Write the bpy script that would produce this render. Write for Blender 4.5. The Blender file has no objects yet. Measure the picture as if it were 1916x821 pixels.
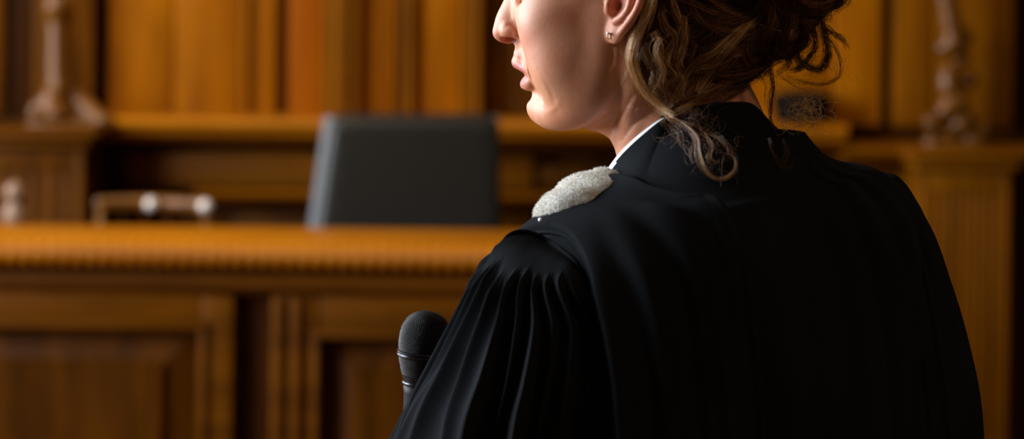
import bpy, math, random
import numpy as np
from mathutils import Matrix, Vector
from mathutils.bvhtree import BVHTree
SC = bpy.context.scene
COL = SC.collection
PI = math.pi
rng = np.random.default_rng(11)
random.seed(5)
SC.view_settings.view_transform = 'Standard'
SC.view_settings.look = 'None'
SC.view_settings.gamma = 1.0
SC.view_settings.exposure = 0.0
SC.view_settings.use_curve_mapping = False
SC.cycles.max_bounces = 14
SC.cycles.diffuse_bounces = 8

# ------------------------------------------------------------------ camera
LENS, ZC, ROLL, HY = 85.0, 1.56, math.radians(0.7), 0.0
FPX = LENS / 36.0 * 1916.0
CR, SR = math.cos(ROLL), math.sin(ROLL)

def W(px, py, Y):
    """point of the room that stands Y metres in front of the camera and is seen at that place of the photograph"""
    du, dv = (px - 958.0) / FPX, (HY - py) / FPX
    return np.array([Y * (du * CR - dv * SR), Y, ZC + Y * (du * SR + dv * CR)])

cam_d = bpy.data.cameras.new('camera')
cam = bpy.data.objects.new('camera', cam_d)
COL.objects.link(cam)
cam_d.lens, cam_d.sensor_width = LENS, 36.0
cam_d.sensor_fit = 'HORIZONTAL'
cam_d.shift_y = -(410.5 - HY) / 1916.0
cam.matrix_world = Matrix.Translation((0, 0, ZC)) @ Matrix.Rotation(PI / 2, 4, 'X') @ Matrix.Rotation(ROLL, 4, 'Z')
cam_d.dof.use_dof = True
cam_d.dof.focus_distance = 2.05
cam_d.dof.aperture_fstop = 4.4
cam_d.clip_start = 0.05
SC.camera = cam

# ------------------------------------------------------------------ object helpers
def link(name, me, parent=None):
    o = bpy.data.objects.new(name, me)
    COL.objects.link(o)
    if parent is not None:
        o.parent = parent
    return o

def mesh_from(name, V, F, mat=None, smooth=True, parent=None):
    """F: a list of faces or an (n,4) array of quads"""
    me = bpy.data.meshes.new(name)
    V = np.asarray(V, dtype=np.float32)
    if isinstance(F, np.ndarray) and F.size:
        n, k = F.shape
        me.vertices.add(len(V)); me.vertices.foreach_set('co', V.ravel())
        me.loops.add(n * k); me.loops.foreach_set('vertex_index', F.ravel().astype(np.int32))
        me.polygons.add(n); me.polygons.foreach_set('loop_start', np.arange(0, n * k, k, dtype=np.int32))
        me.update(calc_edges=True); me.validate()
    else:
        me.from_pydata([tuple(map(float, v)) for v in V], [], [tuple(map(int, f)) for f in F])
    if smooth:
        me.polygons.foreach_set('use_smooth', [True] * len(me.polygons))
    me.update()
    if mat:
        me.materials.append(mat)
    return link(name, me, parent)

def empty(name, loc=(0, 0, 0), label=None, cat=None, group=None, rotz=0.0):
    o = bpy.data.objects.new(name, None)
    COL.objects.link(o)
    o.location = loc
    o.rotation_euler = (0, 0, rotz)
    o.empty_display_size = 0.05
    if label: o['label'] = label
    if cat: o['category'] = cat
    if group: o['group'] = group
    return o

class MB:
    """collects shapes for one mesh"""
    def __init__(s): s.V = []; s.F = []
    def add(s, V, F):
        n = len(s.V)
        s.V += [tuple(v) for v in V]
        s.F += [tuple(i + n for i in f) for f in F]
    def box(s, x0, x1, y0, y1, z0, z1, b=0.0):
        """a box with its vertical and horizontal arrises bevelled by b"""
        if b <= 0:
            V = [(x, y, z) for z in (z0, z1) for y in (y0, y1) for x in (x0, x1)]
            s.add(V, [(0, 2, 3, 1), (4, 5, 7, 6), (0, 1, 5, 4), (2, 6, 7, 3), (0, 4, 6, 2), (1, 3, 7, 5)])
            return
        import bmesh
        bm = bmesh.new()
        bmesh.ops.create_cube(bm, size=1.0)
        for v in bm.verts:
            v.co = ((x0 + x1) / 2 + v.co.x * (x1 - x0), (y0 + y1) / 2 + v.co.y * (y1 - y0), (z0 + z1) / 2 + v.co.z * (z1 - z0))
        bmesh.ops.bevel(bm, geom=bm.edges[:], offset=b, segments=3, profile=0.5, affect='EDGES')
        bm.verts.index_update()
        s.add([v.co[:] for v in bm.verts], [[v.index for v in f.verts] for f in bm.faces])
        bm.free()
    def lathe(s, prof, c=(0, 0, 0), n=32, M=None):
        """prof: (radius, height) from bottom to top"""
        V, F = [], []
        for r, h in prof:
            for i in range(n):
                a = 2 * PI * i / n
                V.append(Vector((r * math.cos(a), r * math.sin(a), h)))
        for j in range(len(prof) - 1):
            for i in range(n):
                i2 = (i + 1) % n
                F.append((j * n + i, j * n + i2, (j + 1) * n + i2, (j + 1) * n + i))
        F.append(tuple(range(n - 1, -1, -1)))
        F.append(tuple((len(prof) - 1) * n + i for i in range(n)))
        V = [(M @ v if M else v) + Vector(c) for v in V]
        s.add([v[:] for v in V], F)
    def tube(s, pts, r, n=12):
        pts = [Vector(p) for p in pts]
        rr = r if hasattr(r, '__len__') else [r] * len(pts)
        V, F = [], []
        up = Vector((0.13, 0.21, 0.97))
        for i, p in enumerate(pts):
            t = (pts[min(i + 1, len(pts) - 1)] - pts[max(i - 1, 0)]).normalized()
            u = t.cross(up)
            if u.length < 1e-3: u = t.cross(Vector((1, 0, 0)))
            u.normalize(); v = t.cross(u)
            for k in range(n):
                a = 2 * PI * k / n
                V.append(p + (u * math.cos(a) + v * math.sin(a)) * rr[i])
        m = len(pts)
        for j in range(m - 1):
            for k in range(n):
                k2 = (k + 1) % n
                F.append((j * n + k, (j + 1) * n + k, (j + 1) * n + k2, j * n + k2))
        F.append(tuple(range(n))); F.append(tuple((m - 1) * n + k for k in range(n - 1, -1, -1)))
        s.add([v[:] for v in V], F)
    def prism(s, prof, x0, x1):
        """a moulding: the outline prof of (y, z) pairs drawn out along x"""
        n = len(prof)
        V = [(x0, y, z) for y, z in prof] + [(x1, y, z) for y, z in prof]
        F = [(i, (i + 1) % n, n + (i + 1) % n, n + i) for i in range(n)] + [tuple(range(n - 1, -1, -1)), tuple(range(n, 2 * n))]
        s.add(V, F)
    def build(s, name, mat, parent=None, smooth=False, auto=None):
        o = mesh_from(name, s.V, s.F, mat, smooth, parent)
        import bmesh
        bm = bmesh.new(); bm.from_mesh(o.data)
        bmesh.ops.recalc_face_normals(bm, faces=bm.faces[:])
        bm.to_mesh(o.data); bm.free()
        if auto is not None:
            o.data.polygons.foreach_set('use_smooth', [True] * len(o.data.polygons))
            o.data.set_sharp_from_angle(angle=math.radians(auto))
        return o

def interp_rows(keys, t):
    """keys: rows (t, a, b, ...) -> values at t, smooth"""
    K = np.array(keys, dtype=float)
    tt = K[:, 0]
    out = []
    for c in range(1, K.shape[1]):
        v = K[:, c]
        m = np.gradient(v, tt)
        i = np.clip(np.searchsorted(tt, t) - 1, 0, len(tt) - 2)
        h = tt[i + 1] - tt[i]
        s = np.clip((t - tt[i]) / h, 0, 1)
        h00, h10, h01, h11 = 2*s**3-3*s**2+1, s**3-2*s**2+s, -2*s**3+3*s**2, s**3-s**2
        out.append(h00 * v[i] + h10 * h * m[i] + h01 * v[i + 1] + h11 * h * m[i + 1])
    return out

def spline(pts, n):
    P = np.array(pts, dtype=float)
    d = np.r_[0, np.cumsum(np.linalg.norm(np.diff(P, axis=0), axis=1))]
    t = np.linspace(0, d[-1], n)
    return np.stack(interp_rows(np.c_[d, P], t), axis=1)

def grid_faces(n, m, closed_m=True, closed_n=False):
    i = np.arange(n if closed_n else n - 1)[:, None]
    j = np.arange(m if closed_m else m - 1)[None, :]
    i2, j2 = (i + 1) % n, (j + 1) % m
    return np.stack([i * m + j, i * m + j2, i2 * m + j2, i2 * m + j], axis=-1).reshape(-1, 4)

def sstep(a, b, x):
    t = np.clip((x - a) / (b - a), 0, 1)
    return t * t * (3 - 2 * t)

# ------------------------------------------------------------------ implicit surfaces
def surface_nets(vol, xs, ys, zs):
    ins = vol < 0
    c = [ins[i:ins.shape[0]-1+i, j:ins.shape[1]-1+j, k:ins.shape[2]-1+k] for i in (0, 1) for j in (0, 1) for k in (0, 1)]
    anyi = c[0].copy(); alli = c[0].copy()
    for q in c[1:]:
        anyi |= q; alli &= q
    act = anyi & ~alli
    I, J, K = np.nonzero(act)
    idx = np.full(act.shape, -1, dtype=np.int32)
    idx[I, J, K] = np.arange(len(I))
    corner = np.array([(i, j, k) for i in (0, 1) for j in (0, 1) for k in (0, 1)])
    cv = np.stack([vol[I + a, J + b, K + d] for a, b, d in corner], axis=1)
    cp = np.stack([np.stack([xs[I + a], ys[J + b], zs[K + d]], axis=1) for a, b, d in corner], axis=1)
    acc = np.zeros((len(I), 3)); cnt = np.zeros(len(I))
    for e in range(8):
        for g in range(e + 1, 8):
            if np.abs(corner[e] - corner[g]).sum() != 1: continue
            va, vb = cv[:, e], cv[:, g]
            m = (va < 0) != (vb < 0)
            t = np.where(m, va / np.where(m, va - vb, 1), 0)[:, None]
            acc += np.where(m[:, None], cp[:, e] * (1 - t) + cp[:, g] * t, 0); cnt += m
    V = acc / cnt[:, None]
    Fs = []
    A, B, Cc = act.shape
    s = ins[:-1, 1:-1, 1:-1] != ins[1:, 1:-1, 1:-1]
    i, j, k = np.nonzero(s); j = j + 1; k = k + 1
    q = np.stack([idx[i, j-1, k-1], idx[i, j, k-1], idx[i, j, k], idx[i, j-1, k]], axis=1)
    fl = ins[i, j, k]; q[~fl] = q[~fl][:, ::-1]; Fs.append(q)
    s = ins[1:-1, :-1, 1:-1] != ins[1:-1, 1:, 1:-1]
    i, j, k = np.nonzero(s); i = i + 1; k = k + 1
    q = np.stack([idx[i-1, j, k-1], idx[i-1, j, k], idx[i, j, k], idx[i, j, k-1]], axis=1)
    fl = ins[i, j, k]; q[~fl] = q[~fl][:, ::-1]; Fs.append(q)
    s = ins[1:-1, 1:-1, :-1] != ins[1:-1, 1:-1, 1:]
    i, j, k = np.nonzero(s); i = i + 1; j = j + 1
    q = np.stack([idx[i-1, j-1, k], idx[i, j-1, k], idx[i, j, k], idx[i-1, j, k]], axis=1)
    fl = ins[i, j, k]; q[~fl] = q[~fl][:, ::-1]; Fs.append(q)
    F = np.concatenate(Fs)
    return V, F[(F >= 0).all(axis=1)]

class Field:
    def __init__(s, xs, ys, zs):
        s.xs, s.ys, s.zs = [np.asarray(a, dtype=np.float32) for a in (xs, ys, zs)]
        s.v = np.full((len(xs), len(ys), len(zs)), 50.0, dtype=np.float32)
    def _win(s, lo, hi):
        r = []
        for a, l, h in zip((s.xs, s.ys, s.zs), lo, hi):
            i0, i1 = np.searchsorted(a, l), np.searchsorted(a, h)
            r.append(slice(max(i0 - 1, 0), min(i1 + 1, len(a))))
        X = s.xs[r[0]][:, None, None]; Y = s.ys[r[1]][None, :, None]; Z = s.zs[r[2]][None, None, :]
        return tuple(r), X, Y, Z
    def _mix(s, w, d, k, mode):
        a = s.v[w]
        if mode == 'sub':
            d = -d
            h = np.clip(0.5 - 0.5 * (d - a) / k, 0, 1)
            s.v[w] = a + (d - a) * (1 - h) + k * h * (1 - h)
        else:
            h = np.clip(0.5 + 0.5 * (a - d) / k, 0, 1)
            s.v[w] = a + (d - a) * h - k * h * (1 - h)
    def ell(s, c, r, k=0.5, mode='add', rot=None):
        """ellipsoid; rot: 3x3 whose rows are its own axes"""
        c = np.array(c, float); r = np.array(r, float)
        m = (max(r) if rot is not None else r) + 3 * k + 0.6
        w, X, Y, Z = s._win(c - m, c + m)
        x, y, z = X - c[0], Y - c[1], Z - c[2]
        if rot is not None:
            R = np.array(rot, float)
            x, y, z = (R[0,0]*x + R[0,1]*y + R[0,2]*z), (R[1,0]*x + R[1,1]*y + R[1,2]*z), (R[2,0]*x + R[2,1]*y + R[2,2]*z)
        k0 = np.sqrt((x / r[0])**2 + (y / r[1])**2 + (z / r[2])**2)
        k1 = np.sqrt((x / r[0]**2)**2 + (y / r[1]**2)**2 + (z / r[2]**2)**2) + 1e-9
        s._mix(w, (k0 * (k0 - 1) / k1).astype(np.float32), k, mode)
    def cap(s, a, b, ra, rb=None, k=0.5, mode='add'):
        a = np.array(a, float); b = np.array(b, float)
        rb = ra if rb is None else rb
        m = max(ra, rb) + 3 * k + 0.6
        w, X, Y, Z = s._win(np.minimum(a, b) - m, np.maximum(a, b) + m)
        ab = b - a
        t = np.clip(((X - a[0]) * ab[0] + (Y - a[1]) * ab[1] + (Z - a[2]) * ab[2]) / (ab @ ab), 0, 1)
        d = np.sqrt((X - a[0] - t*ab[0])**2 + (Y - a[1] - t*ab[1])**2 + (Z - a[2] - t*ab[2])**2) - (ra + (rb - ra) * t)
        s._mix(w, d.astype(np.float32), k, mode)
    def chain(s, pts, rad, k=0.4, mode='add', n=None):
        P = np.array(pts, float)
        if n:
            P = spline(np.c_[P, rad], n); rad = P[:, 3]; P = P[:, :3]
        for i in range(len(P) - 1):
            s.cap(P[i], P[i+1], rad[i], rad[i+1], k if i == 0 or mode == 'sub' else k * 0.6, mode)
    def mesh(s):
        return surface_nets(s.v, s.xs, s.ys, s.zs)

def bands(*b):
    """grid lines: (start, step) ... end"""
    out = []
    for (a, st), nx in zip(b[:-1], b[1:]):
        e = nx[0] if isinstance(nx, tuple) else nx
        out += list(np.arange(a, e - st * 0.4, st))
    out.append(b[-1])
    return np.array(out)

# ------------------------------------------------------------------ materials
def nodes_of(m):
    m.use_nodes = True
    nt = m.node_tree
    return nt, nt.nodes, nt.links, nt.nodes['Principled BSDF']

def wood(name, dark, light, rough=0.38, axis='Z', scale=1.0, coat=0.25, streak=1.0):
    m = bpy.data.materials.new(name)
    nt, N, L, b = nodes_of(m)
    tc = N.new('ShaderNodeTexCoord'); mp = N.new('ShaderNodeMapping')
    sc = {'Z': (9, 9, 0.8), 'X': (0.8, 9, 9)}[axis]
    mp.inputs['Scale'].default_value = [v * scale for v in sc]
    L.new(tc.outputs['Object'], mp.inputs['Vector'])
    n1 = N.new('ShaderNodeTexNoise'); n1.inputs['Scale'].default_value = 1.6; n1.inputs['Detail'].default_value = 6; n1.inputs['Distortion'].default_value = 0.8
    n2 = N.new('ShaderNodeTexNoise'); n2.inputs['Scale'].default_value = 14; n2.inputs['Detail'].default_value = 4
    L.new(mp.outputs['Vector'], n1.inputs['Vector']); L.new(mp.outputs['Vector'], n2.inputs['Vector'])
    mx = N.new('ShaderNodeMath'); mx.operation = 'MULTIPLY_ADD'; mx.inputs[1].default_value = 0.35 * streak
    L.new(n2.outputs['Fac'], mx.inputs[0]); L.new(n1.outputs['Fac'], mx.inputs[2])
    rp = N.new('ShaderNodeValToRGB')
    rp.color_ramp.elements[0].position = 0.42; rp.color_ramp.elements[0].color = (*dark, 1)
    rp.color_ramp.elements[1].position = 0.92; rp.color_ramp.elements[1].color = (*light, 1)
    L.new(mx.outputs[0], rp.inputs[0]); L.new(rp.outputs[0], b.inputs['Base Color'])
    b.inputs['Roughness'].default_value = rough
    b.inputs['Specular IOR Level'].default_value = 0.07
    b.inputs['Coat Weight'].default_value = coat; b.inputs['Coat Roughness'].default_value = 0.28
    bp = N.new('ShaderNodeBump'); bp.inputs['Strength'].default_value = 0.15; bp.inputs['Distance'].default_value = 0.002
    L.new(n2.outputs['Fac'], bp.inputs['Height']); L.new(bp.outputs['Normal'], b.inputs['Normal'])
    return m

def plain(name, col, rough=0.5, metal=0.0, noise=0.15, nscale=40, bump=0.0, coat=0.0, spec=0.5):
    m = bpy.data.materials.new(name)
    nt, N, L, b = nodes_of(m)
    tc = N.new('ShaderNodeTexCoord')
    n1 = N.new('ShaderNodeTexNoise'); n1.inputs['Scale'].default_value = nscale; n1.inputs['Detail'].default_value = 5
    L.new(tc.outputs['Object'], n1.inputs['Vector'])
    rp = N.new('ShaderNodeValToRGB')
    rp.color_ramp.elements[0].position = 0.3; rp.color_ramp.elements[0].color = (*[c * (1 - noise) for c in col], 1)
    rp.color_ramp.elements[1].position = 0.7; rp.color_ramp.elements[1].color = (*[min(1, c * (1 + noise)) for c in col], 1)
    L.new(n1.outputs['Fac'], rp.inputs[0]); L.new(rp.outputs[0], b.inputs['Base Color'])
    b.inputs['Roughness'].default_value = rough; b.inputs['Metallic'].default_value = metal
    b.inputs['Coat Weight'].default_value = coat
    b.inputs['Specular IOR Level'].default_value = spec
    if bump:
        bp = N.new('ShaderNodeBump'); bp.inputs['Strength'].default_value = bump; bp.inputs['Distance'].default_value = 0.003
        L.new(n1.outputs['Fac'], bp.inputs['Height']); L.new(bp.outputs['Normal'], b.inputs['Normal'])
    return m

M_PANEL = wood('veneer_orange', (0.185, 0.047, 0.0), (0.37, 0.116, 0.0), 0.5, 'Z', 0.7, 0.0)
M_RED = wood('veneer_red', (0.20, 0.042, 0.0), (0.35, 0.088, 0.0), 0.5, 'Z', 0.7, 0.0)
M_MID = wood('wood_honey', (0.11, 0.032, 0.0003), (0.25, 0.080, 0.0006), 0.48, 'Z', 1.0, 0.0)
M_MIDX = wood('wood_honey_lengthwise', (0.095, 0.027, 0.0003), (0.23, 0.072, 0.0006), 0.48, 'X', 1.0, 0.0)
M_WOOD = wood('wood_brown', (0.045, 0.012, 0.0), (0.130, 0.039, 0.0002), 0.48, 'Z', 1.0, 0.0)
M_WOODX = wood('wood_brown_lengthwise', (0.048, 0.013, 0.0), (0.140, 0.042, 0.0002), 0.46, 'X', 1.0, 0.02)
M_TOP = wood('worktop_wood', (0.235, 0.066, 0.0004), (0.47, 0.158, 0.0025), 0.42, 'X', 0.8, 0.28)
M_DEEP = wood('wood_deep_brown', (0.030, 0.008, 0.0), (0.095, 0.027, 0.0002), 0.40, 'Z', 1.0, 0.06)
M_DARK = wood('wood_dark', (0.018, 0.004, 0.0), (0.050, 0.013, 0.0005), 0.5, 'Z', 1.0, 0.0)
M_CARVE = wood('wood_polished', (0.075, 0.023, 0.002), (0.20, 0.072, 0.008), 0.28, 'Z', 1.0, 0.5)
M_LEATHER = plain('black_leather', (0.010, 0.0095, 0.008), 0.5, 0, 0.2, 60, 0.25)
M_LEATHER_LIT = plain('leather_lit_side', (0.16, 0.17, 0.18), 0.35, 0, 0.1, 60, 0.2)  # black leather with the window light painted in
M_FELT = plain('black_felt', (0.006, 0.005, 0.004), 1.0, 0, 0.3, 90, 0.3, 0.0, 0.05)
M_METAL = plain('dark_metal', (0.05, 0.05, 0.052), 0.35, 0.9, 0.1, 50)
M_FLOOR = wood('parquet', (0.07, 0.024, 0.003), (0.20, 0.075, 0.010), 0.35, 'X', 0.9)
M_PLASTER = plain('plaster', (0.45, 0.40, 0.32), 0.9, 0, 0.06, 6, 0.1)
# ================================================================== the court room
def struct(o):
    o['kind'] = 'structure'
    return o

YW = 8.0
m = MB(); m.box(-5.2, 5.2, -1.0, YW + 0.2, -0.12, 0.0)
struct(m.build('floor', M_FLOOR))
m = MB(); m.box(-5.2, 5.2, YW, YW + 0.2, 0.0, 4.6)
wall = struct(m.build('wall_back', M_WOOD))
# left wall with two tall windows
wins = [(1.8, 4.2), (5.0, 7.2)]
m = MB()
ys = [-1.0] + [v for w in wins for v in w] + [YW]
for a, b in zip(ys[0::2], ys[1::2]): m.box(-4.1, -3.9, a, b, 0.0, 4.6)
for a, b in wins:
    m.box(-4.1, -3.9, a, b, 0.0, 1.0); m.box(-4.1, -3.9, a, b, 3.9, 4.6)
struct(m.build('wall_left', M_PLASTER))
M_FRAME = plain('window_paint', (0.5, 0.45, 0.36), 0.5)
for i, (a, b) in enumerate(wins):
    m = MB()
    for y in np.linspace(a, b, 4): m.box(-4.04, -3.97, y - 0.03, y + 0.03, 1.0, 3.9, 0.006)
    for z in np.linspace(1.0, 3.9, 5): m.box(-4.035, -3.975, a, b, z - 0.025, z + 0.025, 0.006)
    struct(m.build('window_%d' % (i + 1), M_FRAME))

def wx(px, Y=YW): return float(W(px, 250, Y)[0])
def wz(py, Y=YW): return float(ZC - py * Y / FPX)

# panelling above the ledge: a row of upright boards, mouldings and panels, each with its own depth
def upright(name, p0, p1, proj, mat, z0=1.16, z1=4.5, bev=0.008, Y=YW):
    m = MB(); m.box(wx(p0, Y), wx(p1, Y), Y - proj, Y, z0, z1, bev)
    return m.build(name, mat, wall, auto=35)

upright('panel', -420, -60, 0.03, M_WOOD)
upright('stile', -50, 12, 0.05, M_WOOD)
upright('panel', 16, 52, 0.02, M_DARK)
upright('stile', 54, 66, 0.07, M_DARK)
upright('pilaster', 70, 184, 0.10, M_WOOD)
upright('stile', 186, 204, 0.02, M_DARK)
upright('panel', 206, 326, 0.06, M_PANEL)
upright('panel', 328, 452, 0.065, M_PANEL)
upright('moulding', 454, 470, 0.085, M_PANEL)
upright('panel', 472, 518, 0.055, M_PANEL)
upright('stile', 520, 538, 0.03, M_WOOD)
upright('panel', 540, 604, 0.05, M_RED)
for p0, p1, pr, mt in ((606, 624, 0.10, M_MID), (626, 652, 0.13, M_MID), (654, 676, 0.11, M_MID)):
    upright('moulding', p0, p1, pr, mt)
upright('panel', 680, 742, 0.05, M_PANEL)
for p0, p1, pr in ((746, 758, 0.09), (760, 776, 0.11)):
    upright('moulding', p0, p1, pr, M_WOOD if pr < 0.1 else M_MID)
upright('panel', 780, 862, 0.06, M_PANEL)
upright('moulding', 864, 884, 0.10, M_MID)
upright('moulding', 886, 902, 0.12, M_MID)
upright('stile', 904, 950, 0.02, M_WOOD)
upright('panel', 952, 1250, 0.05, M_WOOD)
upright('moulding', 1254, 1290, 0.10, M_WOOD)
upright('panel', 1294, 1550, 0.05, M_PANEL)
upright('panel', 1552, 1644, 0.06, M_PANEL)
upright('stile', 1646, 1662, 0.02, M_DARK)
upright('panel', 1664, 1738, 0.05, M_MID)
upright('pilaster', 1742, 1884, 0.10, M_MID)
upright('stile', 1888, 1960, 0.02, M_DARK)
upright('panel', 1964, 2400, 0.05, M_WOOD)

# the ledge: a heavy moulded cap in front of the panelling
def ledge_prof(Y0, proj, zt, zb):
    h = zt - zb
    return [(Y0, zt), (Y0 - proj + 0.03, zt), (Y0 - proj + 0.008, zt - 0.004), (Y0 - proj, zt - 0.16 * h), (Y0 - proj + 0.004, zt - 0.34 * h),
            (Y0 - proj + 0.035, zt - 0.40 * h), (Y0 - proj + 0.04, zt - 0.62 * h), (Y0 - proj + 0.075, zt - 0.70 * h),
            (Y0 - proj + 0.10, zt - 0.86 * h), (Y0 - proj + 0.15, zb), (Y0, zb)]
m = MB(); m.prism(ledge_prof(YW, 0.34, wz(226, YW - 0.3), wz(277, YW - 0.3)), wx(160), wx(1560))
struct(m.build('trim_1', M_TOP, auto=40))
# wall below the ledge
def lower(name, p0, p1, y0, y1, proj, mat, Y=YW, bev=0.008):
    m = MB(); m.box(wx(p0, Y), wx(p1, Y), Y - proj, Y, wz(y1, Y - proj), wz(y0, Y - proj), bev)
    return m.build(name, mat, wall, auto=35)
lower('panel', 245, 1000, 292, 356, 0.10, M_MIDX)
lower('stile', 170, 243, 280, 700, 0.04, M_DARK)  # dark wood paints in the shadow of the recess beside the pedestal
m = MB(); m.prism(ledge_prof(YW, 0.24, wz(360, YW - 0.2), wz(396, YW - 0.2)), wx(380), wx(1500)); struct(m.build('trim_2', M_MIDX, auto=40))
lower('panel', 440, 1000, 402, 720, 0.08, M_WOOD)
lower('panel', 1010, 1500, 402, 720, 0.08, M_WOOD)
lower('panel', 1010, 1500, 310, 350, 0.10, M_WOOD)

# two fluted pedestals that stand out from the wall and carry the carved ornaments
def pedestal(name, p0, p1, ytop, ycap, Y, mat=None, matx=None):
    root = None
    x0, x1 = wx(p0, Y), wx(p1, Y)
    zt, zcap = wz(ytop, Y), wz(ycap, Y)
    m = MB(); n = 9
    w = (x1 - x0 - 0.06) / n
    m.box(x0, x1, Y + 0.012, YW, 0.0, zcap)
    m.box(x0, x0 + 0.03, Y, Y + 0.03, 0, zcap, 0.004); m.box(x1 - 0.03, x1, Y, Y + 0.03, 0, zcap, 0.004)
    m.box(x0 + 0.03, x1 - 0.03, Y, Y + 0.03, zcap - 0.07, zcap, 0.004)
    m.box(x0 + 0.03, x1 - 0.03, Y, Y + 0.03, 0, 0.2, 0.004)
    for i in range(n):
        c = x0 + 0.03 + (i + 0.5) * w
        m.box(c - w * 0.30, c + w * 0.30, Y + 0.002, Y + 0.03, 0.2, zcap - 0.07, 0.005)
    p = struct(m.build(name, mat or M_WOOD, auto=35))
    m = MB()
    h = zt - zcap
    m.box(x0 - 0.05, x1 + 0.05, Y - 0.06, YW, zt - 0.45 * h, zt, 0.012)
    m.box(x0 - 0.025, x1 + 0.025, Y - 0.035, YW, zcap, zt - 0.46 * h, 0.012)
    m.build('cap', matx or M_WOODX, p, auto=35)
    return zt
Z_PED_L = pedestal('trim_4', -150, 158, 252, 288, 7.55)
Z_PED_R = pedestal('trim_5', 1722, 1892, 268, 308, 7.60, M_MID, M_MIDX)
m = MB(); m.prism(ledge_prof(YW, 0.30, wz(264, YW - 0.3), wz(308, YW - 0.3)), wx(1560), wx(2400)); struct(m.build('trim_3', M_MIDX, auto=40))
lower('panel', 1560, 1712, 312, 900, 0.08, M_MID)
lower('stile', 1930, 2400, 312, 900, 0.05, M_DARK)

# ------------------------------------------------------------------ carved ornaments
def carving(name, blobs, mat, base, Y, label, cat, res=0.008, plinth=None):
    """blobs: pixel x, pixel y, depth offset, radius (m)"""
    P = []
    for b in blobs:
        w = W(b[0], b[1], Y + b[2]); P.append((w, b[3], b[4] if len(b) > 4 else None))
    lo = np.min([p[0] - p[1] for p in P], axis=0) - 0.05; hi = np.max([p[0] + p[1] for p in P], axis=0) + 0.05
    f = Field(*[np.arange(l, h, res) for l, h in zip(lo, hi)])
    for i, (c, r, to) in enumerate(P):
        if to is None: f.ell(c, (r, r, r), 0.018)
        else: f.cap(c, W(to[0], to[1], Y + to[2]), r, to[3], 0.018)
    V, F = f.mesh()
    root = empty(name, (float(np.mean([p[0][0] for p in P])), Y, base), label, cat)
    V = V - np.array(root.location)
    mesh_from('carving', V, F, mat, True, root)
    if plinth:
        x0, x1, d = plinth
        lo2 = V.min(axis=0)
        m = MB(); m.box(wx(x0, Y) - root.location.x, wx(x1, Y) - root.location.x, -d, d, 0, max(0.02, lo2[2] + 0.02), 0.006)
        m.build('plinth', mat, root, auto=35)
    return root

carving('carved_ornament', [
    (108, 12, 0, 0.046), (104, -30, 0, 0.040), (100, -60, 0, 0.055), (118, 18, 0.03, 0.040),
    (106, 40, 0, 0.030, (108, 150, 0, 0.036)), (128, 40, 0.03, 0.022, (138, 160, 0.04, 0.030)),
    (112, 165, 0, 0.036), (100, 182, -0.02, 0.034), (70, 205, -0.03, 0.030, (95, 185, -0.02, 0.03)),
    (66, 222, -0.03, 0.026), (104, 212, -0.06, 0.036), (150, 190, 0.02, 0.034, (190, 226, -0.02, 0.030)),
    (202, 232, -0.02, 0.024), (160, 222, 0.0, 0.03), (120, 236, 0, 0.05), (80, 240, 0, 0.03)],
    M_CARVE, Z_PED_L, 7.68, 'carved wooden column ornament with scrolled feet on the left fluted pedestal', 'carving', plinth=(60, 190, 0.09))
carving('carved_ornament', [
    (1742, 268, -0.03, 0.030), (1744, 228, -0.03, 0.032), (1775, 165, 0, 0.036), (1772, 148, 0, 0.03), (1776, 132, 0, 0.026),
    (1792, 190, 0, 0.036), (1770, 205, 0, 0.034), (1785, 80, 0, 0.040), (1800, 70, 0.02, 0.036), (1766, 90, 0, 0.028), (1798, 110, 0.03, 0.03),
    (1780, 50, 0, 0.034, (1770, 0, 0, 0.03)), (1776, -30, 0, 0.045), (1812, 150, 0.04, 0.030), (1800, 230, 0.02, 0.045), (1835, 240, 0.03, 0.030),
    (1770, 255, 0.0, 0.034), (1820, 270, 0.02, 0.036)],
    M_CARVE, Z_PED_R, 7.72, 'knobbly carved wooden figure on the right fluted pedestal, behind the right shoulder', 'carving', plinth=(1735, 1835, 0.08))

# ------------------------------------------------------------------ the judges' bench
YB = 5.9
X0, X1 = float(W(-330, 500, YB)[0]), float(W(1420, 500, YB)[0])
def bx(px): return float(W(px, 640, YB)[0])
def bz(py): return float(ZC - (py - 4) * YB / FPX)
zt = ZC - 462 * YB / FPX
YBK = 6.34
bench = empty('judges_bench', ((X0 + X1) / 2, YB, 0), 'long panelled wooden judges\' bench with a beaded edge in front of the black leather chair', 'bench')
OFF = np.array(bench.location)
class MBo(MB):
    def build(s, name, mat, parent=None, smooth=False, auto=None, off=OFF):
        s.V = [tuple(np.array(v) - off) for v in s.V]
        return MB.build(s, name, mat, parent, smooth, auto)
m = MBo(); m.box(X0 - 0.04, X1 + 0.04, YB + 0.012, YBK, zt - 0.035, zt, 0.006)
m.build('worktop', M_TOP, bench, auto=35)
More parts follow.
